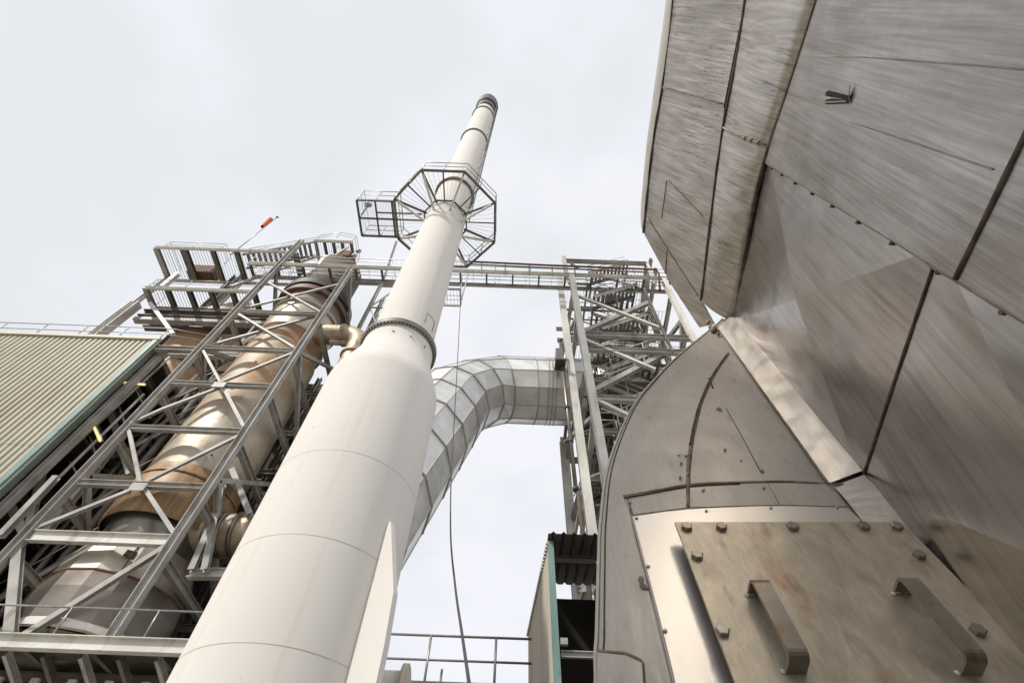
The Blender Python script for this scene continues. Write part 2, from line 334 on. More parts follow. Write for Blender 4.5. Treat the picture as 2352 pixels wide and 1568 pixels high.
mb = MB(); lathe(mb, (AX, AY), [(0.75, 23.0), (0.86, 23.0), (0.86, 23.12), (0.75, 23.12)], 64, False); mb.build('stiffener_ring', M['stackdark'], ch)
# fin gusset at the foot
ang = math.atan2(0 - AY, 0 - AX) + R(38)
rd = V((math.cos(ang), math.sin(ang), 0)); sd = V((-rd.y, rd.x, 0)); fp = V((AX, AY, 0))
mb = MB(); vs = []
for s_ in (-0.045, 0.045):
    for rr, z in ((1.17, 6.1), (1.26, 6.1), (1.62, 4.95), (1.66, 4.3), (1.66, 0.0), (1.17, 0.0)): vs.append(fp + rd * rr + sd * s_ + V((0, 0, z)))
mb.add(vs, [list(range(6))[::-1], list(range(6, 12))] + [[i, (i + 1) % 6, 6 + (i + 1) % 6, 6 + i] for i in range(6)]); mb.build('gusset', M['stack'], ch)
ang2 = ang + R(30); rd2 = V((math.cos(ang2), math.sin(ang2), 0))
tube(MB(), [fp + rd2 * 1.1 + V((0, 0, 4.1)), fp + rd2 * 1.55 + V((0, 0, 4.1)), ], 0.28, 24).build('nozzle', M['stack'], ch)
tube(MB(), [fp + rd2 * 1.55 + V((0, 0, 4.1)), fp + rd2 * 1.61 + V((0, 0, 4.1))], 0.36, 24).build('nozzle_flange', M['stackline'], ch)
# lifting lugs above / below the flange and an access outline
def onstack(azd, z, r_): 
    a = R(azd); return V((AX + r_ * math.cos(a), AY + r_ * math.sin(a), z))
A0 = math.degrees(math.atan2(-AY, -AX))
for k in (-18, 10, 38): box(MB(), onstack(A0 + k, 10.95, 0.86) - V((0.02, 0.02, 0.03)), onstack(A0 + k, 10.95, 0.86) + V((0.02, 0.02, 0.03))).build('lug', M['stackline'], ch)
rod(ch, 'door_outline', [onstack(A0 + 28, 11.9, 0.775), onstack(A0 + 28, 12.35, 0.775), onstack(A0 + 40, 12.35, 0.775), onstack(A0 + 52, 12.35, 0.775), onstack(A0 + 52, 11.9, 0.775)], 0.008, M['stackdark'], 5)
# ladder to the top
LA = A0 + 62
ld = MB()
for k in (-12, 12): tube(ld, [onstack(LA + k, 20.3, 0.9), onstack(LA + k, 46.4, 0.9)], 0.018, 6)
for i in range(87):
    z = 20.4 + i * 0.3; tube(ld, [onstack(LA - 12, z, 0.9), onstack(LA + 12, z, 0.9)], 0.011, 5)
for i in range(14): 
    z = 21 + i * 1.9
    for k in (-12, 12): tube(ld, [onstack(LA + k, z, 0.74), onstack(LA + k, z, 0.9)], 0.012, 5)
lo = ld.build('ladder', M['stackdark'], ch)
# gallery
GZ = 20.05; ap = 1.92; rad = ap / math.cos(R(22.5)); TW = R(-21.3 * 0)
oc = [V((AX + rad * math.cos(R(22.5 + 45 * i)), AY + rad * math.sin(R(22.5 + 45 * i)), GZ)) for i in range(8)]
gal = V((AX, AY, 0))
for i in range(8):
    a, b = oc[i], oc[(i + 1) % 8]
    member(ch, 'gallery_beam', a, b, 'C', 0.07, 0.12, M['darksteel'])
    ia = gal + (a - gal - V((0, 0, GZ))) * 0.42 + V((0, 0, GZ)); ib = gal + (b - gal - V((0, 0, GZ))) * 0.42 + V((0, 0, GZ))
    member(ch, 'gallery_beam', ia, ib, 'C', 0.05, 0.09, M['darksteel'])
    member(ch, 'gallery_joist', gal + (a - gal - V((0, 0, GZ))) * 0.37 + V((0, 0, GZ)), a, 'I', 0.06, 0.1, M['darksteel'])
    mdp = (a + b) / 2; member(ch, 'gallery_joist', gal + (mdp - gal - V((0, 0, GZ))) * 0.4 + V((0, 0, GZ)), mdp, 'L', 0.05, 0.05, M['darksteel'])
    foot = gal + (a - gal - V((0, 0, GZ))).normalized() * 0.755 + V((0, 0, GZ - 0.75))
    member(ch, 'bracket', foot, gal + (a - gal - V((0, 0, GZ))) * 0.93 + V((0, 0, GZ - 0.07)), 'box', 0.075, 0.075, M['palesteel'])
for f_, r_ in ((0.62, 0), (0.8, 0)):
    pass
gmb = MB()
for i in range(8):
    a, b = oc[i], oc[(i + 1) % 8]
    for k in range(1, 8):
        f1_, f2_ = k / 8, k / 8
        p = a.lerp(b, f1_); c_ = V((AX, AY, GZ)); ext(gmb, prof('box', 0.005, 0.02), c_ + (p - c_) * 0.44, c_ + (p - c_) * 0.98)
gmb.build('gallery_grating', M['grating'], ch)
railing(ch, oc, 1.1, 0.8, M['galv'], 0.02, closed=True)
# side box of the gallery
bx = [V((AX - 1.92, AY - 0.72, GZ)), V((AX - 3.36, AY - 0.72, GZ)), V((AX - 3.36, AY + 0.72, GZ)), V((AX - 1.92, AY + 0.72, GZ))]
for a, b in zip(bx, bx[1:] + bx[:1]): member(ch, 'box_beam', a, b, 'C', 0.06, 0.11, M['darksteel'])
member(ch, 'box_beam', (AX - 2.02, AY - 0.72, GZ), (AX - 2.02, AY + 0.72, GZ), 'C', 0.06, 0.11, M['darksteel'])
member(ch, 'box_beam', (AX - 2.66, AY - 0.72, GZ), (AX - 2.66, AY + 0.72, GZ), 'C', 0.05, 0.09, M['darksteel'])
member(ch, 'box_beam', (AX - 3.36, AY, GZ), (AX - 0.75, AY, GZ), 'C', 0.05, 0.09, M['darksteel'])
member(ch, 'box_beam', (AX - 2.66, AY - 0.25, GZ), (AX - 0.9, AY - 0.25, GZ), 'C', 0.04, 0.07, M['darksteel'])
railing(ch, [bx[0], bx[1], bx[2], bx[3]], 1.1, 0.75, M['galv'], 0.018)
gb = MB()
for i in range(1, 24):
    x_ = AX - 1.95 - i * 1.38 / 24; ext(gb, prof('box', 0.004, 0.016), (x_, AY - 0.7, GZ), (x_, AY + 0.7, GZ))
gb.build('gallery_grating', M['grating'], ch)
fl_ = thing('floodlight', 'small grey floodlight hanging under the side box of the chimney gallery', 'lamp', (AX - 3.1, AY - 0.35, GZ + 0.3))
tube(MB(), [(AX - 3.3, AY - 0.1, GZ + 0.1), (AX - 3.1, AY - 0.35, GZ + 0.45)], 0.018, 8).build('arm', M['darksteel'], fl_)
tube(MB(), [(AX - 3.16, AY - 0.42, GZ + 0.36), (AX - 3.02, AY - 0.38, GZ + 0.46), (AX - 2.95, AY - 0.36, GZ + 0.5)], [0.12, 0.1, 0.05], 16).build('lamp_head', M['galv'], fl_)
# small rest platform far below, at the back of the stack
rp0 = thing('rest_platform', 'small railed ladder platform behind the chimney below the walkway', 'platform', (-3.7, 13.0, 24.6))
RZ = 24.7
pp = [V((-4.6, 12.6, RZ)), V((-2.85, 12.6, RZ)), V((-2.85, 13.6, RZ)), V((-4.6, 13.6, RZ))]
for a, b in zip(pp, pp[1:] + pp[:1]): member(rp0, 'edge_beam', a, b, 'C', 0.07, 0.14, M['steel'])
grating(rp0, pp[0], pp[1], pp[2], pp[3], step=0.16)
railing(rp0, pp, 1.1, 0.9, M['galv'], 0.02, closed=True)
for x_ in (-4.55, -2.9):
    member(rp0, 'hanger', (x_, 13.6, RZ), (x_, 14.1, 29.5), 'L', 0.07, 0.07, M['steel'])

# ------------------------------------------------------------------ hanging cable
p0 = atY(1058, 690, 12.6); p3 = atY(1082, 1600, 4.5)
cpts = [p0, atY(1047, 900, 12.0), atY(1037, 1080, 10.8), atY(1035, 1220, 9.2), atY(1045, 1340, 7.2), atY(1062, 1460, 5.6), p3]
tag(tube(MB(), catmull(cpts, 8), 0.016, 8).build('hanging_cable', M['rope'], None, at=p0), 'thin dark cable hanging slack in front of the bright sky beside the chimney', 'cable')

# ------------------------------------------------------------------ galvanised elbow duct
du = thing('elbow_duct', 'huge faceted galvanised duct bending down from the stair tower behind the chimney', 'duct', (-1.5, 16.0, 6.5))
RD = 1.84; NS = 12
path = [V((4.0, 17.6, 22.6)), V((2.0, 17.6, 22.6)), V((-0.45, 17.6, 22.6)), V((-1.85, 17.0, 21.4)), V((-2.75, 15.8, 19.2)), V((-4.35, 11.6, 9.2))]
def duct_ring(i):
    d0 = (path[i] - path[i - 1]).normalized() if i > 0 else (path[1] - path[0]).normalized()
    d1 = (path[i + 1] - path[i]).normalized() if i < len(path) - 1 else d0
    return d0, d1
# transport frames and cut at mitre planes
rings = []; s_ = V((0, -1, 0)); d = (path[1] - path[0]).normalized()
for i in range(len(path)):
    d0, d1 = duct_ring(i); nrm = (d0 + d1).normalized()
    s_ = (s_ - d0 * s_.dot(d0)).normalized(); u_ = d0.cross(s_).normalized(); ring = []
    for j in range(NS):
        a = 2 * math.pi * (j + 0.5) / NS; p = path[i] + (s_ * math.cos(a) + u_ * math.sin(a)) * RD
        k = (path[i] - p).dot(nrm) / d0.dot(nrm); ring.append(p + d0 * k)
    rings.append(ring)
    s_ = (s_ - d1 * s_.dot(d1)).normalized()
def ringlerp(a, b, t): return [x.lerp(y, t) for x, y in zip(a, b)]
secs = [(0, 0, 1), (1, 0, 1), (2, 0, 1), (3, 0, 1)] + [(4, k / 5, (k + 1) / 5) for k in range(5)]
flr = []
for i, t0, t1 in secs:
    a, b = ringlerp(rings[i], rings[i + 1], t0), ringlerp(rings[i], rings[i + 1], t1)
    MB().add(a + b, [[j, (j + 1) % NS, NS + (j + 1) % NS, NS + j] for j in range(NS)]).build('duct_section', M['duct'], du)
    flr.append((a, (path[i + 1] - path[i]).normalized(), path[i].lerp(path[i + 1], t0)))
    flr.append((b, (path[i + 1] - path[i]).normalized(), path[i].lerp(path[i + 1], t1)))
    for j in range(NS):
        ext(MB(), prof('box', 0.045, 0.05), a[j], b[j], (a[j] - path[i])).build('rib', M['ductrib'], du) if i < 5 else None
seen = []
for ring, d, c in flr + [(ringlerp(rings[1], rings[2], 0.3), V((-1, 0, 0)), path[1].lerp(path[2], 0.3)), (ringlerp(rings[0], rings[1], 0.9), V((-1, 0, 0)), path[0].lerp(path[1], 0.9)), (ringlerp(rings[0], rings[1], 0.8), V((-1, 0, 0)), path[0].lerp(path[1], 0.8))]:
    if any((c - q).length < 0.2 for q in seen): continue
    seen.append(c); o_ = [c + (p - c) * 1.03 for p in ring]; i_ = [c + (p - c) * 0.99 for p in ring]
    vs = [p + d * k for k in (-0.025, 0.025) for p in o_] + [p + d * k for k in (-0.025, 0.025) for p in i_]
    fs = []
    for j in range(NS):
        k = (j + 1) % NS; fs += [[j, k, NS + k, NS + j], [2 * NS + j, j, NS * 0 + j, 2 * NS + j][:0] or [2 * NS + j, 2 * NS + k, k, j], [NS + j, NS + k, 3 * NS + k, 3 * NS + j]]
    MB().add(vs, fs).build('flange', M['ductrib'], du)

MB().add(rings[0], [list(range(NS))]).build('end_plate', M['brownclad'], du)
box(MB(), (4.0, 16.4, 20.9), (9.2, 19.2, 22.2)).build('transition_box', M['brownclad'], du)
for i in range(4): box(MB(), (4.6 + i * 1.3, 16.36, 20.86), (4.68 + i * 1.3, 19.2, 20.897)).build('rib', M['darksteel'], du)

# ------------------------------------------------------------------ left tower (front frame, depth frame) round the vessel
TX = [-14.8, -10.2]; TY = 14.0; TYB = 19.6
lt = thing('support_tower', 'grey braced steel tower standing round the brown vertical vessel', 'tower', (-12.5, 16.8, 0))
for x_ in TX:
    member(lt, 'column', (x_, TY, 7.5), (x_, TY, 33.5 if x_ < -12 else 29.4), 'I', 0.27, 0.27, M['steel'], (1, 0, 0), 0.022)
    member(lt, 'column', (x_, TYB, 0), (x_, TYB, 33.0), 'I', 0.36, 0.36, M['steel'], (1, 0, 0), 0.03)
zs = [atY(720, 722, TY).z, atY(580, 803, TY).z, atY(510, 884, TY).z, atY(430, 987, TY).z, atY(330, 1114, TY).z, atY(230, 1236, TY).z]
for k, z in enumerate(zs):
    big = k == 5
    member(lt, 'beam', (TX[0] + 0.19, TY, z), (TX[1] - 0.19, TY, z), 'I', 0.19, 0.36 if big else 0.22, M['palesteel'] if big else M['steel'])
    member(lt, 'beam', (TX[0] + 0.19, TYB, z), (TX[1] - 0.19, TYB, z), 'I', 0.2, 0.28)
    for x_ in TX: member(lt, 'beam', (x_, TY + 0.19, z - 0.6), (x_, TYB - 0.19, z - 0.6), 'I', 0.2, 0.26)
    for x_ in TX: 
        pass
def gusset(x_, z, s=0.28, yo=-0.1):
    box(MB(), (x_ - s, TY + yo - 0.012, z - s * 0.6), (x_ + s, TY + yo, z + s * 0.6)).build('gusset_plate', M['steel'], lt)
def dg(x1, y1, x2, y2, sz=0.15, off=0.0, k='I'):
    a, b = atY(x1, y1, TY + off), atY(x2, y2, TY + off); member(lt, 'brace', a, b, k, sz * 0.82, sz * 0.82, M['steel'], (0, 1, 0), 0.016)
dg(616, 649, 734, 716, 0.13); dg(782, 652, 553, 710, 0.13, 0.16)
dg(548, 722, 676, 799, 0.15); dg(729, 725, 478, 794, 0.15, 0.17)
dg(467, 806, 506, 878, 0.14); dg(672, 811, 511, 876, 0.14)
dg(513, 890, 560, 980, 0.16); dg(505, 890, 372, 940, 0.14); dg(372, 940, 300, 973, 0.14)
dg(296, 986, 322, 1108, 0.15); dg(548, 1001, 336, 1106, 0.14)
dg(334, 1124, 400, 1224, 0.16); dg(300, 1126, 74, 1217, 0.15)
dg(382, 1255, 40, 1469, 0.2)
for (px, py) in ((510, 884), (328, 1115)):
    q = atY(px, py, TY); gusset(q.x, q.z - 0.16, 0.26, -0.155)
# bracing of the sides (depth direction), right and left
for x_ in TX:
    zz = [0.3, 4.5, 9.5, 13.0, 17.0, 20.7, 25.5, 29.0]
    for i in range(len(zz) - 1):
        a, b = (TY + 0.2, TYB - 0.2) if i % 2 else (TYB - 0.2, TY + 0.2)
        member(lt, 'brace', (x_, a, zz[i]), (x_, b, zz[i + 1]), 'I', 0.18, 0.18, M['steel'], (1, 0, 0), 0.018)
for x1, y1, x2, y2 in ((533, 1078, 575, 1182), (512, 1110, 470, 1310), (490, 1195, 440, 1310)):
    member(lt, 'brace', atY(x1, y1, 15.2), atY(x2, y2, 15.2), 'I', 0.2, 0.2, M['steel'], (0, 1, 0), 0.018)
member(lt, 'beam', atY(435, 1317, 15.5), atY(560, 1318, 15.5), 'I', 0.25, 0.3, M['palesteel'])
member(lt, 'beam', atY(758, 783, 15.5), atY(880, 787, 15.5), 'I', 0.22, 0.25, M['palesteel'])
# tie column left of the frame and members towards the building
member(lt, 'column', atY(44, 1245, 14.1), atY(22, 1478, 14.1), 'I', 0.24, 0.24, M['steel'], (0, 1, 0))
for x1, y1, x2, y2, sz, yy in ((0, 1232, 130, 1095, 0.2, 14.6), (250, 935, 300, 1090, 0.24, 16.0), (100, 1075, 68, 1205, 0.2, 15.2), (20, 1150, 60, 1230, 0.26, 15.2), (300, 975, 95, 1235, 0.24, 15.6), (400, 880, 300, 975, 0.22, 15.6)):
    member(lt, 'brace', atY(x1, y1, yy), atY(x2, y2, yy), 'I', sz, sz, M['steel'], (0, 1, 0), 0.02)
# bottom deck of the tower
ZB = 7.32
member(lt, 'edge_beam', (-30, 13.6, ZB), (-6.8, 13.6, ZB), 'I', 0.22, 0.34, M['palesteel'])
for i in range(14): member(lt, 'joist', (-29 + i * 1.7, 13.75, ZB), (-29 + i * 1.7, 19.5, ZB), 'I', 0.14, 0.24, M['darksteel'])
for i in range(3): member(lt, 'bearer', (-30, 15 + i * 1.5, ZB - 0.25), (-6.8, 15 + i * 1.5, ZB - 0.25), 'I', 0.16, 0.22, M['darksteel'])
railing(lt, [(-30, 13.62, ZB + 0.17), (-6.8, 13.62, ZB + 0.17)], 0.72, 2.3, M['galv'], 0.025, mid=False)
box(MB(), (-30, 13.9, ZB + 0.13), (-6.8, 19.5, ZB + 0.16)).build('deck_plate', M['darksteel'], lt)

for i in range(7):
    x_ = -13.3 + i * 0.95; member(lt, 'knee', (x_, 13.8, ZB - 0.2), (x_ + 0.25, 14.9, ZB - 0.75), 'I', 0.12, 0.16, M['steel'] if i % 2 else M['darksteel'])
    box(MB(), (x_ + .3, 14.7, 6.75), (x_ + .5, 14.8, 6.95)).build('clip', M['palesteel'], lt)
lw = thing('panel_wall', 'pale panelled wall in shade under the deck at the lower left corner', 'wall', (-18, 15.2, 0))
box(MB(), (-30, 15.0, 0), (-6.8, 15.2, 6.85)).build('wall', M['palesteel'], lw)
for i in range(16): box(MB(), (-29 + i * 1.4, 14.97, 0), (-28.96 + i * 1.4, 14.998, 6.85)).build('joint', M['darksteel'], lw)
# vessel
VX, VY = -12.4, 16.25
ve = thing('process_vessel', 'tall cylindrical vessel in cream, golden brown and grey bands inside the left tower', 'vessel', (VX, VY, 0))
def shell(name, pr, mt, n=64, smooth=True, caps=(False, False), parent=ve, a0=0): 
    mb = MB(); lathe(mb, (VX, VY), pr, n, smooth, caps, a0); return mb.build(name, mt, parent)
shell('bottom_cap', [(1.2, 7.2), (1.95, 7.75), (2.05, 7.95)], M['greyshell'], 12, False, (True, False), a0=R(8))
shell('bright_rim', [(2.12, 7.95), (2.16, 8.0), (2.16, 8.18), (2.12, 8.22)], M['shiny'], 16, False, a0=R(8))
shell('bottom_drum', [(2.12, 8.22), (2.13, 9.1), (2.08, 9.6)], M['greyshell'], 16, False, a0=R(8))
shell('bottom_taper', [(2.085, 9.6), (2.07, 9.66), (2.0, 10.1), (1.89, 10.55), (1.74, 10.95), (1.65, 11.0)], M['taper'], 16, False, a0=R(8))
shell('neck', [(1.650, 11.0), (1.650, 11.9)], M['greyshell'])
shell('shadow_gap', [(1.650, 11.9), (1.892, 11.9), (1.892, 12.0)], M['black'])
shell('scorched_band', [(1.870, 11.78), (1.958, 11.84), (1.958, 12.9), (1.914, 13.45), (1.870, 13.5)], M['golden'])
shell('scorched_ring', [(1.88, 13.5), (1.93, 13.5), (1.93, 13.6), (1.86, 13.66), (1.82, 14.0)], M['golden'])
shell('shell', [(1.815, 13.9), (1.815, 15.6)], M['bright'])
shell('shell', [(1.821, 15.6), (1.821, 16.9)], M['bright'])
shell('shell', [(1.815, 16.9), (1.815, 18.6)], M['cream'])
shell('shell', [(1.821, 18.6), (1.821, 20.6)], M['cream'])
shell('shell', [(1.815, 20.6), (1.815, 22.6)], M['cream'])
shell('throat', [(1.815, 22.6), (1.672, 22.75), (1.672, 23.6), (1.826, 23.8)], M['orange'])
shell('shell', [(1.826, 23.8), (1.848, 25.3), (1.848, 26.0)], M['taper'])
shell('top_ring', [(1.848, 26.0), (1.980, 26.0), (1.980, 26.2), (1.892, 26.2), (1.892, 27.1)], M['taper'])
shell('red_ring', [(1.85, 27.1), (2.14, 27.1), (2.14, 27.5), (1.9, 27.5)], M['redband'], smooth=False)
shell('red_ring', [(1.9, 27.7), (2.2, 27.7), (2.2, 28.2), (1.5, 28.2)], M['soot'], smooth=False)
shell('upper_shell', [(1.5, 28.2), (1.5, 33.0)], M['brownclad'], caps=(False, True))
for z in (14.9, 15.62, 16.88, 17.7, 18.6, 19.7, 20.6, 21.7, 25.3): shell('band', [(1.655, z), (1.672, z + 0.004), (1.672, z + 0.05), (1.655, z + 0.054)], M['golden'])
# patch and key slot on the lower cap
def onv(dg_, z, r_): 
    a = math.atan2(-VY, -VX) + R(dg_); return V((VX + r_ * math.cos(a), VY + r_ * math.sin(a), z))
def vpatch(nm, d0, d1, z0, z1, r0, r1, mt):
    MB().add([onv(d0, z0, r0), onv(d1, z0, r0), onv(d1, z1, r1), onv(d0, z1, r1)], [[0, 1, 2, 3]]).build(nm, mt, ve)
vpatch('slot', -18, -9, 10.15, 10.4, 2.0, 1.95, M['black']); vpatch('slot', -12.5, -11, 10.4, 10.85, 1.95, 1.79, M['black'])
rod(ve, 'seam', [onv(-12, 10.3, 1.97), onv(-11, 9.65, 2.09)], 0.012, M['rust'])
mb = MB(); lathe(mb, (VX, VY), [(2.085, 9.57), (2.11, 9.61), (2.075, 9.66)], 16, False, a0=R(8)); mb.build('seam', M['rust'], ve)
for dgv, z in ((-30, 20.2), (8, 19.0), (-20, 17.2), (15, 16.3), (-5, 14.6), (-35, 18.2), (20, 15.1)):
    q = onv(dgv, z, 1.82); tube(MB(), [q, onv(dgv, z, 1.85)], 0.04, 8).build('plug', M['rust'], ve)
# branch pipes towards the right
def elbow(t, name, pts, r, mt): return tube(MB(), catmull(pts, 6), r, 20).build(name, mt, t)
br = elbow(ve, 'branch_pipe', [(VX + 1.2, VY - 0.7, 24.3), (VX + 2.6, VY - 0.7, 24.3), (VX + 3.5, VY - 0.7, 24.2), (VX + 4.0, VY - 0.7, 23.7), (VX + 4.1, VY - 0.7, 22.8), (VX + 4.1, VY - 0.7, 19.5)], 0.58, M['pipe'])
for x_ in (1.75, 2.95): tube(MB(), [(VX + x_, VY - 0.7, 24.3), (VX + x_ + 0.12, VY - 0.7, 24.3)], 0.66, 24).build('pipe_flange', M['pipe'], br)
tube(MB(), [(VX + 4.1, VY - 0.7, 22.2), (VX + 4.1, VY - 0.7, 22.35)], 0.67, 24).build('pipe_flange', M['pipe'], br)
br2 = elbow(ve, 'branch_pipe', [(VX + 1.2, VY - 0.2, 12.1), (VX + 2.4, VY - 0.2, 12.1), (VX + 5.2, VY - 0.2, 12.1)], 0.72, M['pipe'])
for x_ in (1.9, 2.3, 2.8): tube(MB(), [(VX + x_, VY - 0.2, 12.1), (VX + x_ + 0.14, VY - 0.2, 12.1)], 0.8, 24).build('pipe_flange', M['greyshell'], br2)
# second vessel behind
v2 = thing('scorched_vessel', 'orange-brown drum behind the tower, just above the ribbed building roof', 'vessel', (-21.3, 20.8, 15))
V2 = (-21.3, 20.8)
for nm, pr, mt in (('shell', [(2.3, 15), (2.3, 25.6)], M['orange']), ('red_band', [(2.3, 25.6), (2.42, 25.6), (2.42, 26.6), (2.3, 26.6)], M['redband']), ('shell', [(2.3, 26.6), (2.3, 30.0)], M['orange']), ('cone', [(2.3, 30.0), (2.2, 32.0), (0.9, 35.0)], M['cream'])):
    mb = MB(); lathe(mb, V2, pr, 48); mb.build(nm, mt, v2)
# dark plant block behind the tower
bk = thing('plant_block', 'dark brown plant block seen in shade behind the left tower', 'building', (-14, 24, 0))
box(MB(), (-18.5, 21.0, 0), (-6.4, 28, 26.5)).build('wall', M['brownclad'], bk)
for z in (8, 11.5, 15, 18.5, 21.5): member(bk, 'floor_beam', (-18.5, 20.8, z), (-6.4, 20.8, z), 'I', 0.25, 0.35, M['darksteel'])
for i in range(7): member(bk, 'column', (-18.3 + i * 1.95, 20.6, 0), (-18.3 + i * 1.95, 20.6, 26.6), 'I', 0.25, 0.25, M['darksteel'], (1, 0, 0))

# ------------------------------------------------------------------ walkway between the towers
wk = thing('walkway_bridge', 'long high steel walkway crossing behind the chimney between both towers', 'walkway', (-3.5, 14.4, 29.5))
WZ = 29.7
member(wk, 'edge_beam', (-16.8, 14.0, WZ), (9.9, 14.0, WZ), 'C', 0.14, 0.32, M['palesteel'])
member(wk, 'edge_beam', (-16.8, 14.95, WZ), (9.9, 14.95, WZ), 'C', 0.14, 0.32, M['steel'])
for i in range(17): member(wk, 'joist', (-16.7 + i * 1.66, 14.07, WZ), (-16.7 + i * 1.66, 14.88, WZ), 'I', 0.1, 0.2, M['darksteel'])
grating(wk, (-16.8, 14.05, WZ + 0.17), (-16.8, 14.9, WZ + 0.17), (9.9, 14.9, WZ + 0.17), (9.9, 14.05, WZ + 0.17), step=0.22, cross=0.83)
railing(wk, [(-16.8, 14.0, WZ + 0.17), (9.9, 14.0, WZ + 0.17)], 1.1, 2.2, M['galv'], 0.024)
railing(wk, [(-16.8, 14.95, WZ + 0.17), (9.9, 14.95, WZ + 0.17)], 1.1, 2.2, M['galv'], 0.024)
ct = thing('cable_tray', 'dark brown pipe tray running just above the right half of the walkway', 'pipe', (3, 13.8, 30.5))
rod(ct, 'pipe', [atY(1070, 600, 13.8), atY(1254, 609, 13.8), atY(1507, 619, 13.8), atY(1513, 628, 13.8), atY(1516, 668, 14.0)], 0.07, M['rust'], 8)
rod(ct, 'pipe', [atY(1070, 606, 13.8), atY(1254, 615, 13.8), atY(1484, 625, 13.8), atY(1489, 632, 13.8), atY(1490, 672, 14.0)], 0.055, M['darksteel'], 8)
for px in (1106, 1160, 1215, 1268, 1320, 1380, 1440): member(ct, 'bracket', atY(px, 604 + (px - 1070) * 0.037, 13.82), atY(px + 1, 628 + (px - 1070) * 0.03, 13.9), 'box', 0.07, 0.07, M['darksteel'])

# ------------------------------------------------------------------ upper platforms of the left tower
def platform(name, label, z, x0, x1, y0, y1, nj, wide, rail, step=0.2):
    t = thing(name, label, 'platform', ((x0 + x1) / 2, (y0 + y1) / 2, z - 0.2))
    member(t, 'edge_beam', (x0, y0, z), (x1, y0, z), 'C', 0.14, 0.3, M['palesteel'])
    member(t, 'edge_beam', (x0, y1, z), (x1, y1, z), 'C', 0.14, 0.3, M['steel'])
    for i in range(nj): 
        x_ = x0 + 0.1 + (x1 - x0 - 0.2) * i / (nj - 1); member(t, 'joist', (x_, y0 + 0.08, z), (x_, y1 - 0.08, z), 'I', wide, 0.3, M['darksteel'] if i else M['steel'])
    grating(t, (x0, y0 + 0.1, z + 0.18), (x1, y0 + 0.1, z + 0.18), (x1, y1 - 0.1, z + 0.18), (x0, y1 - 0.1, z + 0.18), step=step)
    railing(t, rail, 1.1, 2.6, M['galv'], 0.026); return t
lp = platform('lower_platform', 'railed grating platform at the top left of the left tower, under the higher one', 29.7, -24.2, -16.9, 16.06, 17.6, 6, 0.24,
              [(-24.1, 17.5, 29.87), (-24.1, 16.1, 29.87), (-16.9, 16.1, 29.87)])
for y_ in (17.75, 18.6): member(lp, 'girder', (-24.6, y_, 29.1), (-15.2, y_, 29.1), 'I', 0.5, 0.7, M['darksteel'])
member(lp, 'girder', (-24.6, 17.75, 28.4), (-15.2, 17.75, 28.4), 'box', 0.4, 0.3, M['steel'])
C0 = (-25.0, 17.2)
member(lp, 'column', (C0[0], C0[1], 0), (C0[0], C0[1], 29.5), 'I', 0.55, 0.55, M['palesteel'], (1, 0, 0), 0.05)
member(lp, 'column', (C0[0] + 1.6, C0[1] + 2.5, 0), (C0[0] + 1.6, C0[1] + 2.5, 29.5), 'I', 0.5, 0.5, M['darksteel'], (1, 0, 0), 0.05)
member(lp, 'brace', atY(345, 697, 17.0), atY(398, 768, 17.0), 'box', 0.22, 0.22, M['palesteel'], (0, 1, 0))
member(lp, 'column', (-22.3, 18.9, 29.3), (-22.3, 18.9, 37.0), 'I', 0.5, 0.5, M['darksteel'], (1, 0, 0), 0.04)
member(lp, 'beam', atY(410, 628, 17.3), atY(372, 660, 17.3), 'I', 0.3, 0.3, M['palesteel'])
UZ = 36.0
up = platform('upper_platform', 'topmost grating platform at far left, with bare rails and a rusty box below', UZ, -27.4, -16.6, 16.1, 18.9, 2, 0.34,
              [(-27.0, 18.6, UZ + 0.18), (-27.0, 16.2, UZ + 0.18), (-22.6, 16.2, UZ + 0.18), (-22.6, 17.4, UZ + 0.18)], step=0.22)
for x_, wd in ((-25.2, 0.5), (-23.0, 0.3), (-21.2, 0.32)): member(up, 'joist', (x_, 16.18, UZ), (x_, 18.82, UZ), 'I', wd, 0.3, M['darksteel'])
for x_, y_ in ((-27.2, 18.6), (-21.3, 18.6)): member(up, 'stanchion', (x_, y_, 29.9), (x_, y_, UZ - 0.15), 'I', 0.25, 0.25, M['steel'], (1, 0, 0))
rb = thing('rusty_box', 'dark rusty box with finned side slung under the upper platform', 'box', atY(470, 628, 18.6))
c_ = atY(470, 629, 18.6); box(MB(), c_ - V((1.0, 0.5, 0.55)), c_ + V((0.85, 0.5, 0.55))).build('housing', M['rust'], rb)
for i in range(5):
    z = c_.z - 0.5 + i * 0.23; box(MB(), (c_.x + 0.86, c_.y - 0.45, z), (c_.x + 1.05, c_.y + 0.45, z + 0.09)).build('fin', M['rust'], rb)
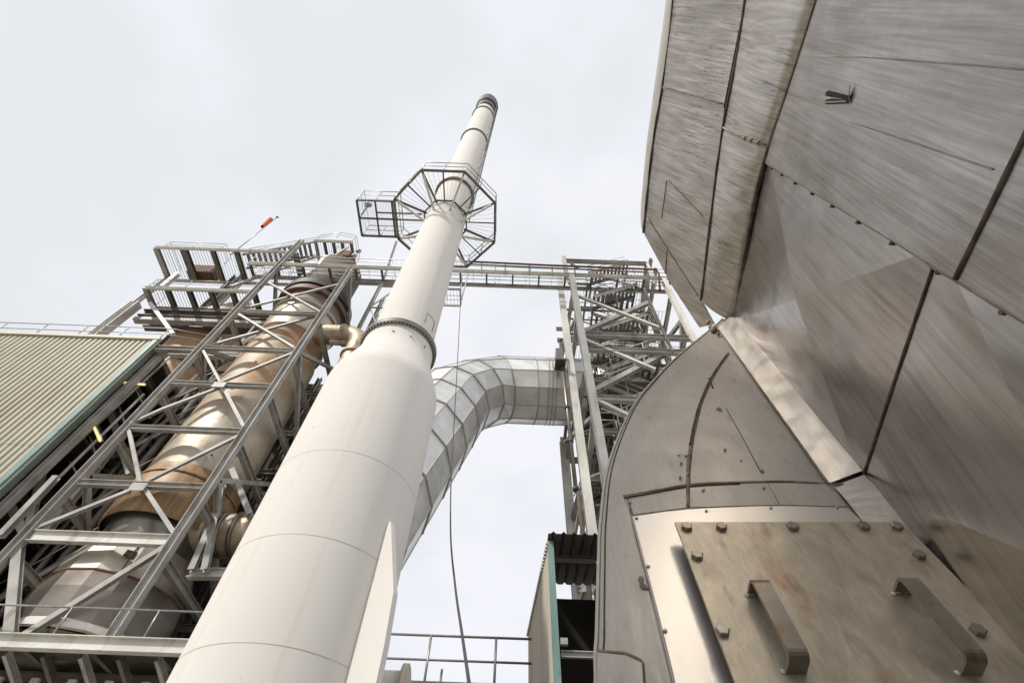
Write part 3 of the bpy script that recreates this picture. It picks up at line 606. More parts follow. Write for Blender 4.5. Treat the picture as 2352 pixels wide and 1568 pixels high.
# stair from the upper platform to the top deck
st = thing('platform_stair', 'short stair of grated treads rising to the windsock deck at the tower top', 'stairs', (-19, 17.5, 36))
a0_, a1_ = V((-20.9, 16.5, UZ + 0.1)), V((-16.4, 16.5, 38.9)); b0_, b1_ = a0_ + V((0, 1.15, 0)), a1_ + V((0, 1.15, 0))
member(st, 'stringer', a0_, a1_, 'C', 0.08, 0.24, M['steel']); member(st, 'stringer', b0_, b1_, 'C', 0.08, 0.24, M['darksteel'])
for i in range(1, 14):
    p, q = a0_.lerp(a1_, i / 14), b0_.lerp(b1_, i / 14); box(MB(), p + V((-0.12, 0.05, -0.02)), q + V((0.12, -0.05, 0.02))).build('tread', M['grating'], st)
railing(st, [a0_, a1_], 1.1, 1.3, M['galv'], 0.024)
td = platform('windsock_deck', 'small highest deck at the head of the left tower below the windsock', 39.0, -16.4, -13.3, 16.4, 18.4, 5, 0.16,
              [(-16.4, 16.5, 39.2), (-14.6, 16.2, 39.3), (-13.3, 16.4, 39.2), (-13.3, 18.3, 39.2)])
for x_, y_ in ((-15.8, 17.9), (-13.6, 17.9)): member(td, 'stanchion', (x_, y_, 30), (x_, y_, 38.9), 'I', 0.3, 0.3, M['steel'], (1, 0, 0))
for x_ in (-15.2, -14.5, -13.9): rod(td, 'stanchion', [(x_, 17.6, 30), (x_, 17.6, 39)], 0.07, M['darksteel'])
member(td, 'brace', (-20.6, 17.6, 33.0), (-16.3, 17.6, 38.6), 'box', 0.18, 0.18, M['steel'], (0, 1, 0))
member(td, 'brace', (-15.8, 16.6, 31), (-13.5, 16.6, 38.4), 'L', 0.14, 0.14, M['steel'], (0, 1, 0))
mm_ = MB(); lathe(mm_, (-14.6, 17.6), [(0.9, 35.2), (0.95, 35.6), (0.95, 37.0), (0.5, 37.6)], 24); mm_.build('hopper', M['taper'], td)
box(MB(), (-13.9, 16.6, 36.9), (-13.0, 17.6, 37.8)).build('gearbox', M['rust'], td)
for x_, z in ((-12.9, 37.2), (-12.8, 38.1)): tube(MB(), [(x_, 16.8, z), (x_ + 0.25, 16.8, z + 0.12), (x_ + 0.4, 16.8, z + 0.15)], [0.12, 0.2, 0.1], 12).build('valve_head', M['galv'], td)
railing(td, [(-16.0, 18.3, 41.0), (-15.0, 18.0, 41.0)], 1.0, 1.0, M['galv'], 0.024)
# windsock
ws = thing('windsock', 'small orange windsock on a thin leaning pole at the tower top', 'windsock', atY(568, 556, 17.4))
w0, w1 = atY(530, 585, 17.1), atY(636, 499, 17.4)
rod(ws, 'pole', [w0, w1], 0.045, M['galv']); tube(MB(), [w1 - V((0, 0.05, 0.05)), w1 + V((0.05, 0.05, 0.12))], 0.09, 10).build('finial', M['darksteel'], ws)
s0_, s1_ = atY(622, 504, 17.3), atY(603, 521, 17.3)
tube(MB(), [s0_, s0_.lerp(s1_, 0.3), s0_.lerp(s1_, 0.7), s1_], [0.22, 0.21, 0.19, 0.17], 20, cap=False).build('sock', M['sock'], ws)
# frame above the walkway at the right of the left tower + ladder tower
lf = thing('ladder_cage_tower', 'slim lattice ladder tower rising past the walkway just left of the chimney', 'tower', (-9.0, 17.8, 0))
LX = [-9.7, -8.3]; 
for x_ in LX:
    for y_ in (17.2, 18.4): member(lf, 'column', (x_, y_, 0), (x_, y_, 33.4), 'I', 0.2, 0.2, M['steel'], (1, 0, 0))
for i in range(11):
    z = 3.2 + i * 3.0; member(lf, 'beam', (LX[0], 17.2, z), (LX[1], 17.2, z), 'L', 0.12, 0.12); member(lf, 'beam', (LX[1], 17.2, z), (LX[1], 18.4, z), 'L', 0.12, 0.12)
    if i < 10: member(lf, 'brace', (LX[0] if i % 2 else LX[1], 17.2, z), (LX[1] if i % 2 else LX[0], 17.2, z + 3.0), 'L', 0.09, 0.09, M['steel'], (0, 1, 0)); member(lf, 'brace', (LX[1], 17.2, z), (LX[1], 18.4, z + 3.0), 'L', 0.09, 0.09, M['steel'], (1, 0, 0))
rod(lf, 'ladder_rail', [(-9.3, 17.8, 3), (-9.3, 17.8, 33)], 0.03, M['darksteel']); rod(lf, 'ladder_rail', [(-8.8, 17.8, 3), (-8.8, 17.8, 33)], 0.03, M['darksteel'])
lr = MB()
for i in range(98): tube(lr, [(-9.3, 17.8, 3.2 + i * 0.3), (-8.8, 17.8, 3.2 + i * 0.3)], 0.014, 5)
lr.build('rungs', M['darksteel'], lf)
member(lf, 'top_beam', (-13.5, 17.2, 33.6), (-8.1, 17.2, 33.6), 'I', 0.24, 0.3, M['steel'])
member(lf, 'top_arm', (-9.6, 17.2, 33.0), (-8.7, 14.6, 35.3), 'box', 0.16, 0.16, M['palesteel'])
box(MB(), (-13.4, 15.4, 27.6), (-12.6, 15.9, 28.2)).build('junction_box', M['rust'], lf)

# ------------------------------------------------------------------ ribbed building at left
bd = thing('ribbed_building', 'khaki ribbed clad building with teal corner trim and an open framed side', 'building', (-24, 17, 0))
BX, BY, BZ = -17.2, 14.0, 21.0
mb = MB(); pr = []; x_ = -42.0; pt = 0.26
while x_ < BX - 0.01:
    pr += [(x_, 0), (x_ + 0.11, 0), (x_ + 0.145, 0.06), (x_ + 0.225, 0.06)]; x_ += pt
pr += [(BX, 0)]
for z0, z1 in ((2.0, 14.2), (14.14, BZ)):
    o = -0.008 if z0 > 5 else 0.0
    vs = [(a, BY + b + o, z0) for a, b in pr] + [(a, BY + b + o, z1) for a, b in pr]; n = len(pr)
    mb.add(vs, [[i, i + 1, n + i + 1, n + i] for i in range(n - 1)])
mb.build('ribbed_wall', M['clad'], bd)
box(MB(), (BX - 0.16, BY - 0.06, 2.0), (BX + 0.06, BY - 0.012, BZ + 0.02)).build('corner_trim', M['teal'], bd)
box(MB(), (BX + 0.012, BY - 0.01, 2.0), (BX + 0.06, BY + 0.25, BZ + 0.02)).build('corner_trim', M['teal'], bd)
box(MB(), (-42, BY - 0.09, BZ + 0.03), (BX + 0.1, BY + 0.1, BZ + 0.2)).build('gutter', M['shedclad'], bd)
box(MB(), (-42, BY + 0.14, BZ - 0.3), (BX - 0.02, 24, BZ)).build('roof', M['darksteel'], bd)
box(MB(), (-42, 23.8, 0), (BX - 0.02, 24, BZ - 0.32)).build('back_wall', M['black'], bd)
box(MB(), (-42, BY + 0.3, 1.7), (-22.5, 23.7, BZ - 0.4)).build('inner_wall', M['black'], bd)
railing(bd, [(-42, BY + 0.15, BZ + 0.2), (BX - 0.2, BY + 0.15, BZ + 0.2), (-14.9, BY + 0.6, BZ + 0.2)], 1.1, 2.1, M['galv'], 0.026)
for y_ in (14.35, 16.6, 19.2, 22.5): member(bd, 'column', (BX - 0.25, y_, 0), (BX - 0.25, y_, BZ - 0.32), 'I', 0.32, 0.32, M['steel'] if y_ < 15 else M['darksteel'], (1, 0, 0), 0.025)
for z in (19.6, 16.2, 12.6, 9.2): 
    member(bd, 'side_beam', (BX - 0.1, 14.5, z), (BX - 0.1, 23.6, z), 'I', 0.22, 0.3, M['darksteel'])
    box(MB(), (-22.4, 14.6, z - 0.45), (BX - 0.3, 23.6, z - 0.37)).build('floor', M['darksteel'], bd)
member(bd, 'trim_column', (BX + 0.3, BY + 0.5, 3), (BX + 0.3, BY + 0.5, BZ - 0.2), 'I', 0.26, 0.26, M['steel'], (1, 0, 0))
member(bd, 'tie_beam', (BX + 0.1, BY + 0.2, 20.6), (-14.9, BY + 0.2, 20.6), 'I', 0.24, 0.3, M['steel'])
member(bd, 'roof_beam', (BX - 5.6, 16.0, 22.6), (-13.5, 16.0, 22.6), 'I', 0.3, 0.34, M['palesteel'])
for i, (px, py, s) in enumerate(((320, 905, 0.9), (262, 975, 0.8), (215, 1040, 0.8), (345, 860, 0.5))):
    q = atY(px, py, 17.0); box(MB(), q - V((s, 0.6, s * 0.45)), q + V((s, 0.6, s * 0.45))).build('machine_casing', M['brownclad'] if i % 2 else M['greyshell'], bd)
for i, (x1, y1, x2, y2) in enumerate(((0, 1180, 390, 820), (40, 1190, 330, 905), (300, 870, 345, 960), (270, 925, 300, 1010), (205, 1000, 230, 1075), (160, 1060, 190, 1110))):
    rod(bd, 'guard_rail', [atY(x1, y1, 15.0 if i < 2 else 15.4), atY(x2, y2, 15.0 if i < 2 else 15.4)], 0.06 if i < 2 else 0.04, M['steel'], 6)
for px, py, qx, qy, nm in ((284, 878, 332, 883, 'yellowish lit fluorescent tube hung level under the ribbed building roof'), (216, 980, 230, 1012, 'yellowish lit fluorescent tube hung steeply in the dark side of the ribbed building')):
    a, b = atY(px, py, 14.75), atY(qx, qy, 14.75)
    t = thing('fluorescent_lamp', nm, 'lamp', (a + b) / 2, 'lamps burning in the open building side')
    tube(MB(), [a, b], 0.05, 8).build('lit_tube', M['tubelit'], t); ext(MB(), prof('box', 0.12, 0.05), a + V((0, 0.05, 0.09)), b + V((0, 0.05, 0.09))).build('lamp_body', M['steel'], t)

# clutter between building and vessel: pipes, ladders, stair flights
cl = thing('pipe_rack', 'dense rack of pipes and ladders between the ribbed building and the vessel', 'pipes', (-14.6, 17.4, 0))
for i in range(9):
    x_ = -16.4 + i * 0.33 + random.uniform(-.08, .08); y_ = 16.6 + random.uniform(-.5, 2.2)
    rod(cl, 'pipe', [(x_, y_, 1), (x_, y_, random.uniform(20, 27))], random.choice((0.05, 0.09, 0.14)), random.choice((M['darksteel'], M['rust'], M['greyshell'], M['brownclad'])), 10)
for i in range(8):
    z = 8 + i * 2.4; member(cl, 'support', (-17.0, 17.0, z), (-13.9, 17.0, z), 'C', 0.1, 0.18, M['darksteel'])
for i in range(5):
    z = 9.0 + i * 3.3; a, b = V((-16.6, 16.2, z)), V((-14.6, 16.2, z + 2.6))
    member(cl, 'stringer', a, b, 'C', 0.06, 0.2, M['steel']); member(cl, 'stringer', a + V((0, .7, 0)), b + V((0, .7, 0)), 'C', 0.06, 0.2, M['darksteel'])
    for k in range(1, 10):
        p = a.lerp(b, k / 10); box(MB(), p + V((-.1, .04, -.02)), p + V((.1, .66, .02))).build('tread', M['grating'], cl)
    rod(cl, 'rail', [a + V((0, 0, 1)), b + V((0, 0, 1))], 0.024, M['galv'], 6)

rq = random.Random(5)
for k in range(60):
    side = rq.random() < 0.6
    x_ = rq.uniform(-16.8, -13.9) if side else rq.uniform(-10.0, -7.0); y_, z = rq.uniform(16.5, 20), rq.uniform(8, 25 if side else 22)
    dx, dy, dz = rq.choice(((1.5, 0, 0), (0, 1.8, 0), (0, 0, 2.4), (1.0, 0, 1.4), (-1.0, 0, 1.4), (0, 1.5, 1.3)))
    member(cl if side else lt, 'strut', (x_, y_, z), (x_ + dx, y_ + dy, z + dz), rq.choice(('I', 'L', 'box')), rq.uniform(.06, .16), rq.uniform(.06, .18), rq.choice((M['darksteel'], M['darksteel'], M['brownclad'], M['rust'])), (0, 1, 0) if dy == 0 else (0, 0, 1))

# ------------------------------------------------------------------ stair tower at right
rt = thing('stair_tower', 'pale braced steel stair tower at right, behind the stainless housing', 'tower', (6.4, 17, 0))
RX0, RX1, RY, RYB = 3.58, 9.35, 14.0, 22.5
member(rt, 'column', (RX0, RY, 0), (RX0, RY, WZ - 0.2), 'I', 0.33, 0.33, M['palesteel'], (0, 1, 0), 0.03)
member(rt, 'column', (RX1, RY, 0), (RX1, RY, WZ - 0.2), 'I', 0.28, 0.28, M['palesteel'], (0, 1, 0), 0.03)
member(rt, 'column', (3.08, 15.4, 0), (3.08, 15.4, 33.5), 'box', 0.36, 0.26, M['palesteel'], (0, 1, 0))
member(rt, 'column', (3.1, 20.2, 0), (3.1, 20.2, 21.5), 'I', 0.42, 0.42, M['palesteel'], (0, 1, 0), 0.035)
member(rt, 'column', (RX1 + 0.3, 20.2, 0), (RX1 + 0.3, 20.2, 34.0), 'I', 0.4, 0.4, M['steel'], (0, 1, 0), 0.03)
for z in (22.9, 21.6, 17.9, 13.5): member(rt, 'beam', (RX0 + 0.2, RY, z), (RX1 - 0.2, RY, z), 'I', 0.22, 0.32, M['steel'])
for z in (33.0, 31.5, 27.5, 24.0, 20.0, 16.2, 12.0, 8.0):
    member(rt, 'beam', (3.3, 20.2, z), (RX1 + 0.1, 20.2, z), 'I', 0.2, 0.3, M['steel'])
    if z < 30: member(rt, 'beam', (RX0 - 0.05, RY + 0.2, z), (3.2, 20.0, z), 'I', 0.2, 0.28, M['steel'])
    member(rt, 'beam', (RX1, RY + 0.2, z), (RX1 + 0.3, 20.0, z), 'I', 0.2, 0.28, M['steel'])
member(rt, 'top_beam', (3.3, 14.4, 32.6), (9.0, 14.4, 32.6), 'I', 0.22, 0.3, M['steel'])
member(rt, 'top_beam', (9.0, 14.4, 32.6), (9.6, 20.2, 33.0), 'I', 0.22, 0.3, M['steel'])
member(rt, 'top_column', (9.0, 14.4, 29.9), (9.0, 14.4, 32.5), 'I', 0.2, 0.2, M['palesteel'], (0, 1, 0))
member(rt, 'top_column', (3.35, 14.4, 29.9), (3.35, 14.4, 33.1), 'I', 0.28, 0.28, M['palesteel'], (0, 1, 0))
def rd_(x1, y1, x2, y2, sz=0.17, yy=14.0, mt=None): member(rt, 'brace', atY(x1, y1, yy), atY(x2, y2, yy), 'I', sz, sz, mt or M['steel'], (0, 1, 0), 0.018)
rd_(1323, 678, 1520, 755, 0.15, 14.0, M['palesteel']); rd_(1491, 695, 1334, 766, 0.24, 14.19)
rd_(1337, 778, 1505, 849, 0.16, 14.0, M['palesteel']); rd_(1534, 809, 1360, 900, 0.24, 14.2)
rd_(1366, 917, 1460, 962, 0.17, 14.0, M['palesteel']); rd_(1310, 604, 1330, 618, 0.12, 14.3)
rd_(1400, 640, 1490, 668, 0.13, 15.4); rd_(1480, 666, 1545, 808, 0.12, 13.85, M['darksteel'])
for k, (za, zb) in enumerate(((4, 9), (9, 13), (13, 17), (17, 21), (21, 25), (25, 29))):
    a, b = ((RX0 - 0.05, 14.2), (3.1, 19.9)) if k % 2 else ((3.1, 19.9), (RX0 - 0.05, 14.2))
    member(rt, 'brace', (a[0], a[1], za), (b[0], b[1], zb), 'I', 0.17, 0.17, M['steel'], (1, 0, 0), 0.016)
    a, b = ((RX1, 14.2), (RX1 + 0.3, 19.9)) if k % 2 else ((RX1 + 0.3, 19.9), (RX1, 14.2))
    member(rt, 'brace', (a[0], a[1], za), (b[0], b[1], zb), 'I', 0.2, 0.2, M['steel'], (1, 0, 0), 0.018)
    member(rt, 'brace', (3.5 if k % 2 else 9.3, 20.2, za), (9.3 if k % 2 else 3.5, 20.2, zb), 'I', 0.17, 0.17, M['darksteel'], (0, 1, 0), 0.016)
for z in (6.0, 8.2, 10.4, 12.6, 14.8):
    member(rt, 'beam', (3.1, 15.6, z), (3.1, 19.9, z), 'L', 0.12, 0.12, M['steel'])
    member(rt, 'brace', (3.1, 15.7, z), (3.1, 19.8, z + 2.2), 'L', 0.1, 0.1, M['steel'], (1, 0, 0))
# floors (gratings) and stair flights inside
lev = [10.4, 14.0, 17.6, 21.2, 24.8, 28.4, 31.6]
for z in lev:
    grating(rt, (RX0 + 0.1, 15.7, z), (5.0, 15.7, z), (5.0, 19.8, z), (RX0 + 0.1, 19.8, z), step=0.2)
    grating(rt, (7.9, 14.6, z + 1.8), (9.2, 14.6, z + 1.8), (9.2, 19.8, z + 1.8), (7.9, 19.8, z + 1.8), step=0.2)
    member(rt, 'edge_beam', (RX0 + 0.1, 15.6, z), (5.0, 15.6, z), 'C', 0.1, 0.24, M['steel'])
    member(rt, 'edge_beam', (5.0, 15.6, z), (5.0, 19.8, z), 'C', 0.1, 0.24, M['darksteel'])
    member(rt, 'edge_beam', (7.9, 14.6, z + 1.8), (7.9, 19.8, z + 1.8), 'C', 0.1, 0.24, M['darksteel'])
    railing(rt, [(RX0 + 0.2, 15.6, z + 0.1), (5.0, 15.6, z + 0.1)], 1.1, 1.0, M['palesteel'], 0.028)
ords = ['lowest', 'second lowest', 'third lowest', 'middle', 'third highest', 'second highest', 'topmost']
proto_flight = None
def flight(a, b, wd, label, mt):
    a, b = V(a), V(b); t = thing('stair_flight', label, 'stairs', a, 'stair flights inside the right tower')
    e = V((0, wd, 0))
    member(t, 'stringer', a, b, 'C', 0.09, 0.26, mt); member(t, 'stringer', a + e, b + e, 'C', 0.09, 0.26, M['darksteel'])
    n = 10
    for i in range(1, n):
        p = a.lerp(b, i / n); box(MB(), p + V((-.085, .06, -.015)), p + V((.085, wd - .06, .015))).build('tread', M['grating'], t)
    railing(t, [a, b], 1.05, 1.2, M['palesteel'], 0.026); railing(t, [a + e, b + e], 1.05, 1.2, M['galv'], 0.024)
for i, z in enumerate(lev):
    flight((5.0, 14.75, z), (7.9, 14.75, z + 1.8), 0.9, '%s pale near stair flight rising to the right inside the braced tower' % ords[i], M['palesteel'])
    if i < len(lev) - 1: flight((7.9, 16.0, z + 1.8), (5.0, 16.0, z + 3.6), 0.9, '%s shaded rear stair flight rising to the left inside the braced tower' % ords[i], M['steel'])
# finer bracing, hangers and pipework that fill the tower
rnd = random.Random(11)
for k in range(46):
    x_, y_, z = rnd.uniform(3.9, 8.6), rnd.uniform(14.5, 17.0), rnd.uniform(11, 28.6); dx, dz = rnd.choice(((1.6, 1.0), (-1.6, 1.0), (2.2, 0), (0, 1.5), (1.2, -0.8), (1.8, 0)))
    member(rt, 'strut', (x_, y_, z), (min(9.2, max(3.6, x_ + dx)), y_, z + dz), 'box', 0.055, 0.055, rnd.choice((M['palesteel'], M['palesteel'], M['steel'])), (0, 1, 0))
for i in range(7):
    z = 11 + i * 2.9
    member(rt, 'brace', (3.6, 17.9, z), (9.3, 17.9, z + 2.9), 'L', 0.1, 0.1, M['steel'], (0, 1, 0)); member(rt, 'brace', (9.3, 18.05, z), (3.6, 18.05, z + 2.9), 'L', 0.1, 0.1, M['darksteel'], (0, 1, 0))
    member(rt, 'beam', (3.4, 17.9, z), (9.4, 17.9, z), 'C', 0.1, 0.2, M['steel'])
    member(rt, 'beam', (3.4, 16.6, z + 1.4), (9.4, 16.6, z + 1.4), 'C', 0.08, 0.16, M['darksteel'])
    for k in range(4):
        x_ = rnd.uniform(4.2, 9.0); member(rt, 'hanger', (x_, rnd.uniform(15.2, 19), z), (x_ + rnd.uniform(-.1, .1), rnd.uniform(15.2, 19), z + 2.6), 'box', 0.06, 0.06, rnd.choice((M['steel'], M['palesteel'], M['darksteel'])), (0, 1, 0))
    rod(rt, 'conduit', [(3.7, 16.9, z + .7), (9.2, 16.9, z + .7)], 0.05, rnd.choice((M['greyshell'], M['rust'], M['steel'])), 8)
    grating(rt, (5.0, 18.2, z + 0.4), (9.2, 18.2, z + 0.4), (9.2, 20.0, z + 0.4), (5.0, 20.0, z + 0.4), step=0.2)
    railing(rt, [(5.0, 18.2, z + 0.5), (9.2, 18.2, z + 0.5)], 1.1, 1.0, M['galv'], 0.024)
# vessel inside the stair tower
iv = thing('tower_vessel', 'beige lagged vessel half hidden inside the right stair tower', 'vessel', (7.0, 21.6, 14))
for nm, pr, mt in (('shell', [(2.6, 14), (2.6, 23.0)], M['brownclad']), ('flange', [(2.6, 23), (2.9, 23), (2.9, 23.4), (2.6, 23.4)], M['rust']), ('shell', [(2.6, 23.4), (2.6, 27.6)], M['taper']), ('flange', [(2.6, 27.6), (2.9, 27.6), (2.9, 28.2), (2.6, 28.2)], M['soot']), ('shell', [(2.6, 28.2), (1.6, 31.5), (0.6, 33)], M['taper'])):
    mb = MB(); lathe(mb, (7.0, 21.6), pr, 40); mb.build(nm, mt, iv)
for i in range(7):
    rod(rt, 'conduit', [(5.4 + i * 0.6, 19.4 + 0.1 * (i % 3), 6), (5.4 + i * 0.6, 19.4 + 0.1 * (i % 3), 29)], 0.05 + 0.03 * (i % 3), (M['darksteel'], M['steel'], M['rust'])[i % 3], 8)
# caged screen on the right face
for i in range(12):
    z = 22.8 + i * 0.55; member(rt, 'screen_rail', (RX1 - 1.1, 14.8, z), (RX1 - 0.05, 17.5, z), 'box', 0.05, 0.05, M['darksteel'])
for i in range(5): member(rt, 'screen_post', (RX1 - 1.1 + i * .26, 14.8 + i * .67, 22.6), (RX1 - 1.1 + i * .26, 14.8 + i * .67, 29.4), 'box', 0.06, 0.06, M['steel'], (0, 1, 0))
eb = thing('switch_box', 'grey switch box with dark hood on the left edge of the stair tower', 'box', atY(1288, 828, 15.6))
q = atY(1288, 824, 15.2); box(MB(), q - V((0.26, 0.3, 0.5)), q + V((0.1, 0.3, 0.55))).build('casing', M['greyshell'], eb)
box(MB(), q - V((0.34, 0.42, 0.62)), q + V((0.2, 0.3, -0.52))).build('hood', M['soot'], eb)
dp = thing('drain_pipe', 'long weathered drain pipe with rusty lower half down the stair tower leg', 'pipe', (2.75, 15.1, 0))
DX, DY = 2.64, 15.2
rod(dp, 'pipe', [(DX, DY, 14.0), (DX, DY, 24.0)], 0.085, M['greyshell'], 10); rod(dp, 'pipe', [(DX + .08, DY, 0), (DX + .08, DY, 13.9)], 0.085, M['brownclad'], 10)
for z in (24, 21.5, 18.6, 16.5, 14, 11.5, 9, 7): tube(MB(), [(DX + (.08 if z < 14 else 0), DY, z - 0.08), (DX + (.08 if z < 14 else 0), DY, z + 0.08)], 0.12, 10).build('coupling', M['soot'], dp)

# ------------------------------------------------------------------ roof rail low in the middle + shed
rr = thing('roof_railing', 'plain two-rail tube guard rail on a low roof edge in front of the sky', 'railing', (0, 11, 5.5))
HY = 11.0; zt = atY(1060, 1461, HY).z; zm = atY(1060, 1517, HY).z; zb = atY(1060, 1566, HY).z
rod(rr, 'rail', [(-2.6, HY, zt), (1.2, HY, zt)], 0.026, M['darkrail']); rod(rr, 'rail', [(-2.6, HY, zm), (1.2, HY, zm)], 0.024, M['darkrail'])
for px in (990, 1140): q = atY(px, 1461, HY); rod(rr, 'post', [(q.x, HY, zb - 0.2), (q.x, HY, zt)], 0.026, M['galv'])
q = atY(1016, 1530, HY + 0.4); rod(rr, 'post', [(q.x, HY + 0.4, zb - 0.2), (q.x, HY + 0.4, zm)], 0.024, M['darkrail'])
lrf = thing('low_roof', 'low flat roof block below the tube guard rail, just at the lower edge', 'building', (-0.5, 12.5, 0))
box(MB(), (-3.2, HY - 0.1, 0), (1.3, 16, zb - 0.22)).build('wall', M['brownclad'], lrf)
box(MB(), (-3.3, HY - 0.22, zb - 0.2), (1.4, 16, zb - 0.08)).build('roof', M['darksteel'], lrf)
sh = thing('open_shed', 'narrow beige clad shed with teal edge, dark open front and ribbed roof', 'shed', (1.7, 9.5, 0))
SY = 8.6
a = atY(1260, 1243, SY); sx0 = a.x; sz = a.z; sx1 = sx0 + 1.15
e_ = atY(1372, 1245, SY).x
# left clad wall leans back along its slope
bx0 = atY(1213, 1460, 11.5)
mb = MB(); mb.add([(sx0, SY + 0.02, 0), (bx0.x, 11.5, 0), (bx0.x, 11.5, bx0.z), (sx0, SY + 0.02, sz - 0.02), (sx0 + 0.08, SY + 0.02, 0), (bx0.x + 0.08, 11.5, 0), (bx0.x + 0.08, 11.5, bx0.z), (sx0 + 0.08, SY + 0.02, sz - 0.02)],
       [[0, 3, 2, 1], [4, 5, 6, 7], [0, 4, 7, 3], [1, 2, 6, 5], [3, 7, 6, 2]]); mb.build('clad_wall', M['shedclad'], sh)
va, vb = V((sx0 - 0.012, SY + 0.02, sz)), V((bx0.x - 0.012, 11.5, bx0.z))
for i in range(30):
    p = va.lerp(vb, (i + 0.5) / 30); tube(MB(), [p - V((0.03, 0, 0)), p + V((0.05, 0, 0))], 0.035, 8).build('verge_rib', M['galv'], sh)
for k in range(1, 5):
    p = V((sx0, SY, 0)).lerp(V((bx0.x, 11.5, 0)), k / 5); box(MB(), (p.x - 0.006, p.y, 0), (p.x + 0.002, p.y + 0.015, bx0.z)).build('wall_joint', M['stackline'], sh)
mb = MB(); mb.add([(sx0 - 0.02, SY - 0.03, 0), (sx0 + 0.12, SY - 0.03, 0), (sx0 + 0.09, SY - 0.03, sz), (sx0 - 0.02, SY - 0.03, sz), (sx0 - 0.02, SY + 0.02, 0), (sx0 + 0.12, SY + 0.02, 0), (sx0 + 0.09, SY + 0.02, sz), (sx0 - 0.02, SY + 0.02, sz)],
       [[0, 1, 2, 3], [1, 5, 6, 2], [0, 3, 7, 4], [3, 2, 6, 7], [4, 7, 6, 5]]); mb.build('teal_edge', M['teal'], sh)
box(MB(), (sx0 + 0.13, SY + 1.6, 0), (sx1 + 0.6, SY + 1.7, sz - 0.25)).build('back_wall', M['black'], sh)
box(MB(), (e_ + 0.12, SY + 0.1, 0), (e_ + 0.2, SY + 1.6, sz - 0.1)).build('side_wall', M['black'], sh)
mb = MB(); n = 24; vs = []
for yy, dz in ((SY - 0.22, 0.0), (SY + 1.75, 0.12)):
    for k in range(2):
        for i in range(n + 1):
            t_ = i / n; ph = (t_ * 6) % 1; hgt = 0.05 if 0.25 < ph < 0.75 else 0.0
            vs.append((sx0 - 0.02 + t_ * (e_ - sx0 + 0.25), yy, sz + 0.02 + dz + hgt + 0.012 * k))
m_ = n + 1; fs = []
for i in range(n): fs += [[i, i + 1, 2 * m_ + i + 1, 2 * m_ + i], [m_ + i, 3 * m_ + i, 3 * m_ + i + 1, m_ + i + 1], [i, m_ + i, m_ + i + 1, i + 1]]
mb.add(vs, fs); mb.build('ribbed_roof', M['soot'], sh)
member(sh, 'lintel', (sx0 + 0.1, SY + 0.25, sz - 0.22), (e_ + 0.15, SY + 0.25, sz - 0.22), 'C', 0.05, 0.14, M['soot'])
q = atY(1300, 1495, SY); member(sh, 'cross_rail', (sx0 + 0.13, SY + 0.1, q.z), (e_ + 0.1, SY + 0.1, q.z), 'C', 0.06, 0.1, M['steel'])
box(MB(), (sx0 + 0.12, SY - 0.02, q.z + 0.1), (sx0 + 0.24, SY + 0.06, q.z + 0.2)).build('bracket', M['galv'], sh)
member(sh, 'post', (e_ + 0.02, SY, 0), (e_ + 0.02, SY, sz - 0.35), 'C', 0.16, 0.1, M['shedclad'], (0, 1, 0))

# ------------------------------------------------------------------ stainless fan housing (its side plate, hatch) and inlet duct
vv = ray(1222, 336)
ra, rb_ = ray(1550, 1198), ray(2070, 1198)
nn_ = ra.cross(rb_); uu = nn_.cross(vv).normalized()
if uu.x < 0: uu = -uu
nrm = uu.cross(vv).normalized()
O = CAM + ray(1850, 1400) * 2.0
def FP(u, v, o=0.0): return O + uu * u + vv * v + nrm * o
def f1(x, y, o=0.0):
    q = hit(x, y, O + nrm * o, nrm) - O; return (q.dot(uu), q.dot(vv))
def slab(name, poly, o0, o1, mt, parent, bev=0.0):
    """flat plate on the housing side: polygon in (u, v), from offset o0 to o1"""
    n = len(poly); mb = MB(); uv = [(b, a) for a, b in poly]
    mb.add([FP(a, b, o1) for a, b in poly], [list(range(n))], uvs=uv)
    mb.add([FP(a, b, o1) for a, b in poly] + [FP(a, b, o0) for a, b in poly], [[i, n + i, n + (i + 1) % n, (i + 1) % n] for i in range(n)], uvs=uv + uv)
    ob = mb.build(name, mt, parent)
    return ob
arc = [(-0.76, -1.7), (-0.73, -0.9), (-0.684, -0.24), (-0.663, -0.08), (-0.627, 0.17), (-0.588, 0.412), (-0.499, 0.792), (-0.307, 1.283), (-0.107, 1.635), (0.164, 2.04), (0.591, 2.598), (0.72, 2.78)]
arcs = [(p.x, p.y) for p in catmull([V((a, b, 0)) for a, b in arc], 8)]
hs = thing('fan_housing', 'satin stainless fan housing with curved outline and bolted access hatch', 'housing', FP(0, 0, -0.5) - V((0, 0, FP(0, 0).z)))
outl = arcs + [(1.6, 2.9), (1.6, -1.7)]
slab('side_plate', outl, -0.02, 0.0, M['side'], hs)
n = len(arcs); mb = MB()
mb.add([FP(a, b, -0.021) for a, b in arcs] + [FP(a, b, -1.3) for a, b in arcs], [[i, n + i, n + i + 1, i + 1] for i in range(n - 1)], True, [(i * .1, 0) for i in range(n)] + [(i * .1, 1.3) for i in range(n)]); mb.build('rim', M['shiny'], hs)
tube(MB(), [FP(a, b, 0.0) for a, b in arcs], 0.007, 6).build('rim_bead', M['side'], hs)
tube(MB(), [FP(a * 0.985 + 0.012, b, 0.001) for a, b in arcs], 0.003, 5).build('rim_groove', M['seal'], hs)
def seam(name, pts, r, mt, o=0.0, parent=None, jit=0.12, n=6):
    p3 = catmull([FP(*f1(x, y, o), o) for x, y in pts], 7)
    rs = [r * (1 + jit * math.sin(i * 1.9) * math.cos(i * 0.7)) for i in range(len(p3))]
    tube(MB(), p3, rs, n).build(name, mt, parent or hs)
